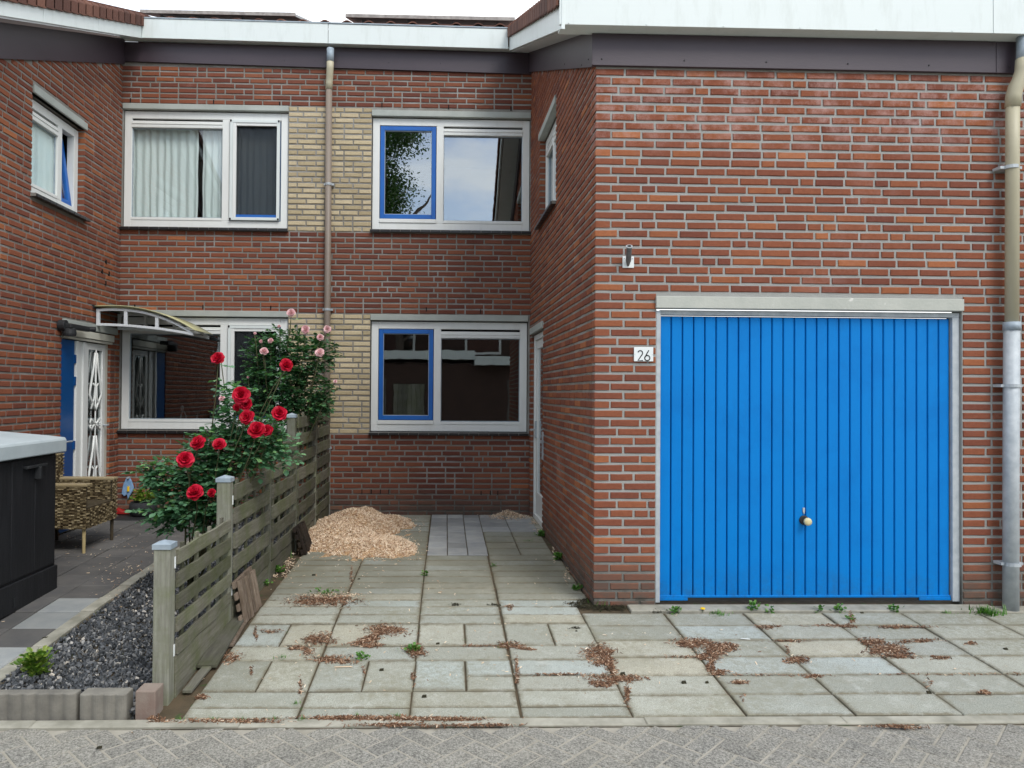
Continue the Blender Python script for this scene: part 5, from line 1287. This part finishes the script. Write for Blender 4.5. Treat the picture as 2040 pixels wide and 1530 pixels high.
# ================================================================== ACROSS THE STREET (seen only in the window glass)
DKW = mat('dark_far_brick', (.055, .034, .028), (.075, .045, .036), 3, .9)
og = thing('garage_row', (0, -10, -.16), 'flat-roofed brick garages with white fascia across the street', 'building')
FO = frame((0, -9, -.16), (-1, 0, 0))
t = MB(); t.box(FO, -14, 14, 0, 3, 0, 2.7); t.build('wall', DKW, og)
t = MB(); t.box(FO, -14, -1.0, -.5, 3.2, 2.7, 3.0); t.build('fascia_board', FASC, og)
t = MB(); t.box(FO, -1.0, 14, -.2, 3.2, 2.9, 3.2); t.build('fascia_board', FASC, og)
for a, b in ((-4.6, -2.2), (2.2, 4.6), (6, 8.4)):
    t = MB(); t.box(FO, a, b, -.02, .02, .1, 2.2); t.build('garage_door', ROOM, og)
gt = thing('wooden_gate', (1.3, -8.9, -.16), 'grey plank gate between the garages across the street', 'gate')
for k in range(7):
    t = MB(); t.box(FO, .8+k*.16, .8+k*.16+.15, -.06, -.03, .1, 2.0); t.build('plank', POSTW, gt)
oh = thing('house_row', (0, -16, -.16), 'two-storey brick houses with white windows across the street', 'building')
FO2 = frame((0, -15, -.16), (-1, 0, 0))
t = MB(); t.box(FO2, -16, 18, 0, 6, 0, 5.4); t.build('wall', DKW, oh)
t = MB(); t.box(FO2, -16, 18, -.3, 6, 5.4, 5.8); t.build('fascia_board', FASC, oh)
for a in (-12, -9, -5.6, -2.4, 1.4, 4.6, 8.5):
    t = MB(); ringbox(t, FO2, a, a+1.6, 3.4, 4.7, .1, -.03, .02); wq = t.build('window', WHITE, oh)
    t = MB(); t.box(FO2, a+.1, a+1.5, -.01, .0, 3.5, 4.6); t.build('pane', GLASS, wq)
tr = thing('street_tree', (-1.9, -12.5, -.16), 'broad leafy street tree rising behind the garages across the street', 'tree')
t = MB(); t.tube([(-1.9, -12.5, -.2), (-1.85, -12.5, 2.5), (-2.2, -12.6, 6), (-2.7, -12.5, 12)], [.28, .2, .14, .07], 10)
for k in range(9):
    a = k*.7; z = 3.5+k*.6; t.tube([(-1.95, -12.5, z), (-1.95+math.cos(a)*1.2, -12.5+math.sin(a)*1.2, z+1.1), (-1.95+math.cos(a)*2, -12.5+math.sin(a)*2, z+2)], [.08, .05, .02], 6)
t.build('trunk', BARK, tr)
ms_ = []
rng = random.Random(41)
cl_ = [(rng.gauss(-1.25, .95), rng.gauss(0, 1.0), rng.uniform(5, 15)) for _ in range(230)]
for i in range(64000):
    c = rng.choice(cl_); q = (-2.1+c[0]+rng.gauss(0, .33), -12.5+c[1]+rng.gauss(0, .33), c[2]+rng.gauss(0, .33))
    ms_.append(aim(q, (rng.uniform(-1, 1), rng.uniform(-1, 1), rng.uniform(-.8, .4)), rng.uniform(.07, .13), rng.uniform(-1, 1)))
batch('crown', leafv, leaff, ms_, tr, TREEL, kind='stuff')
print('objects', len(bpy.data.objects))
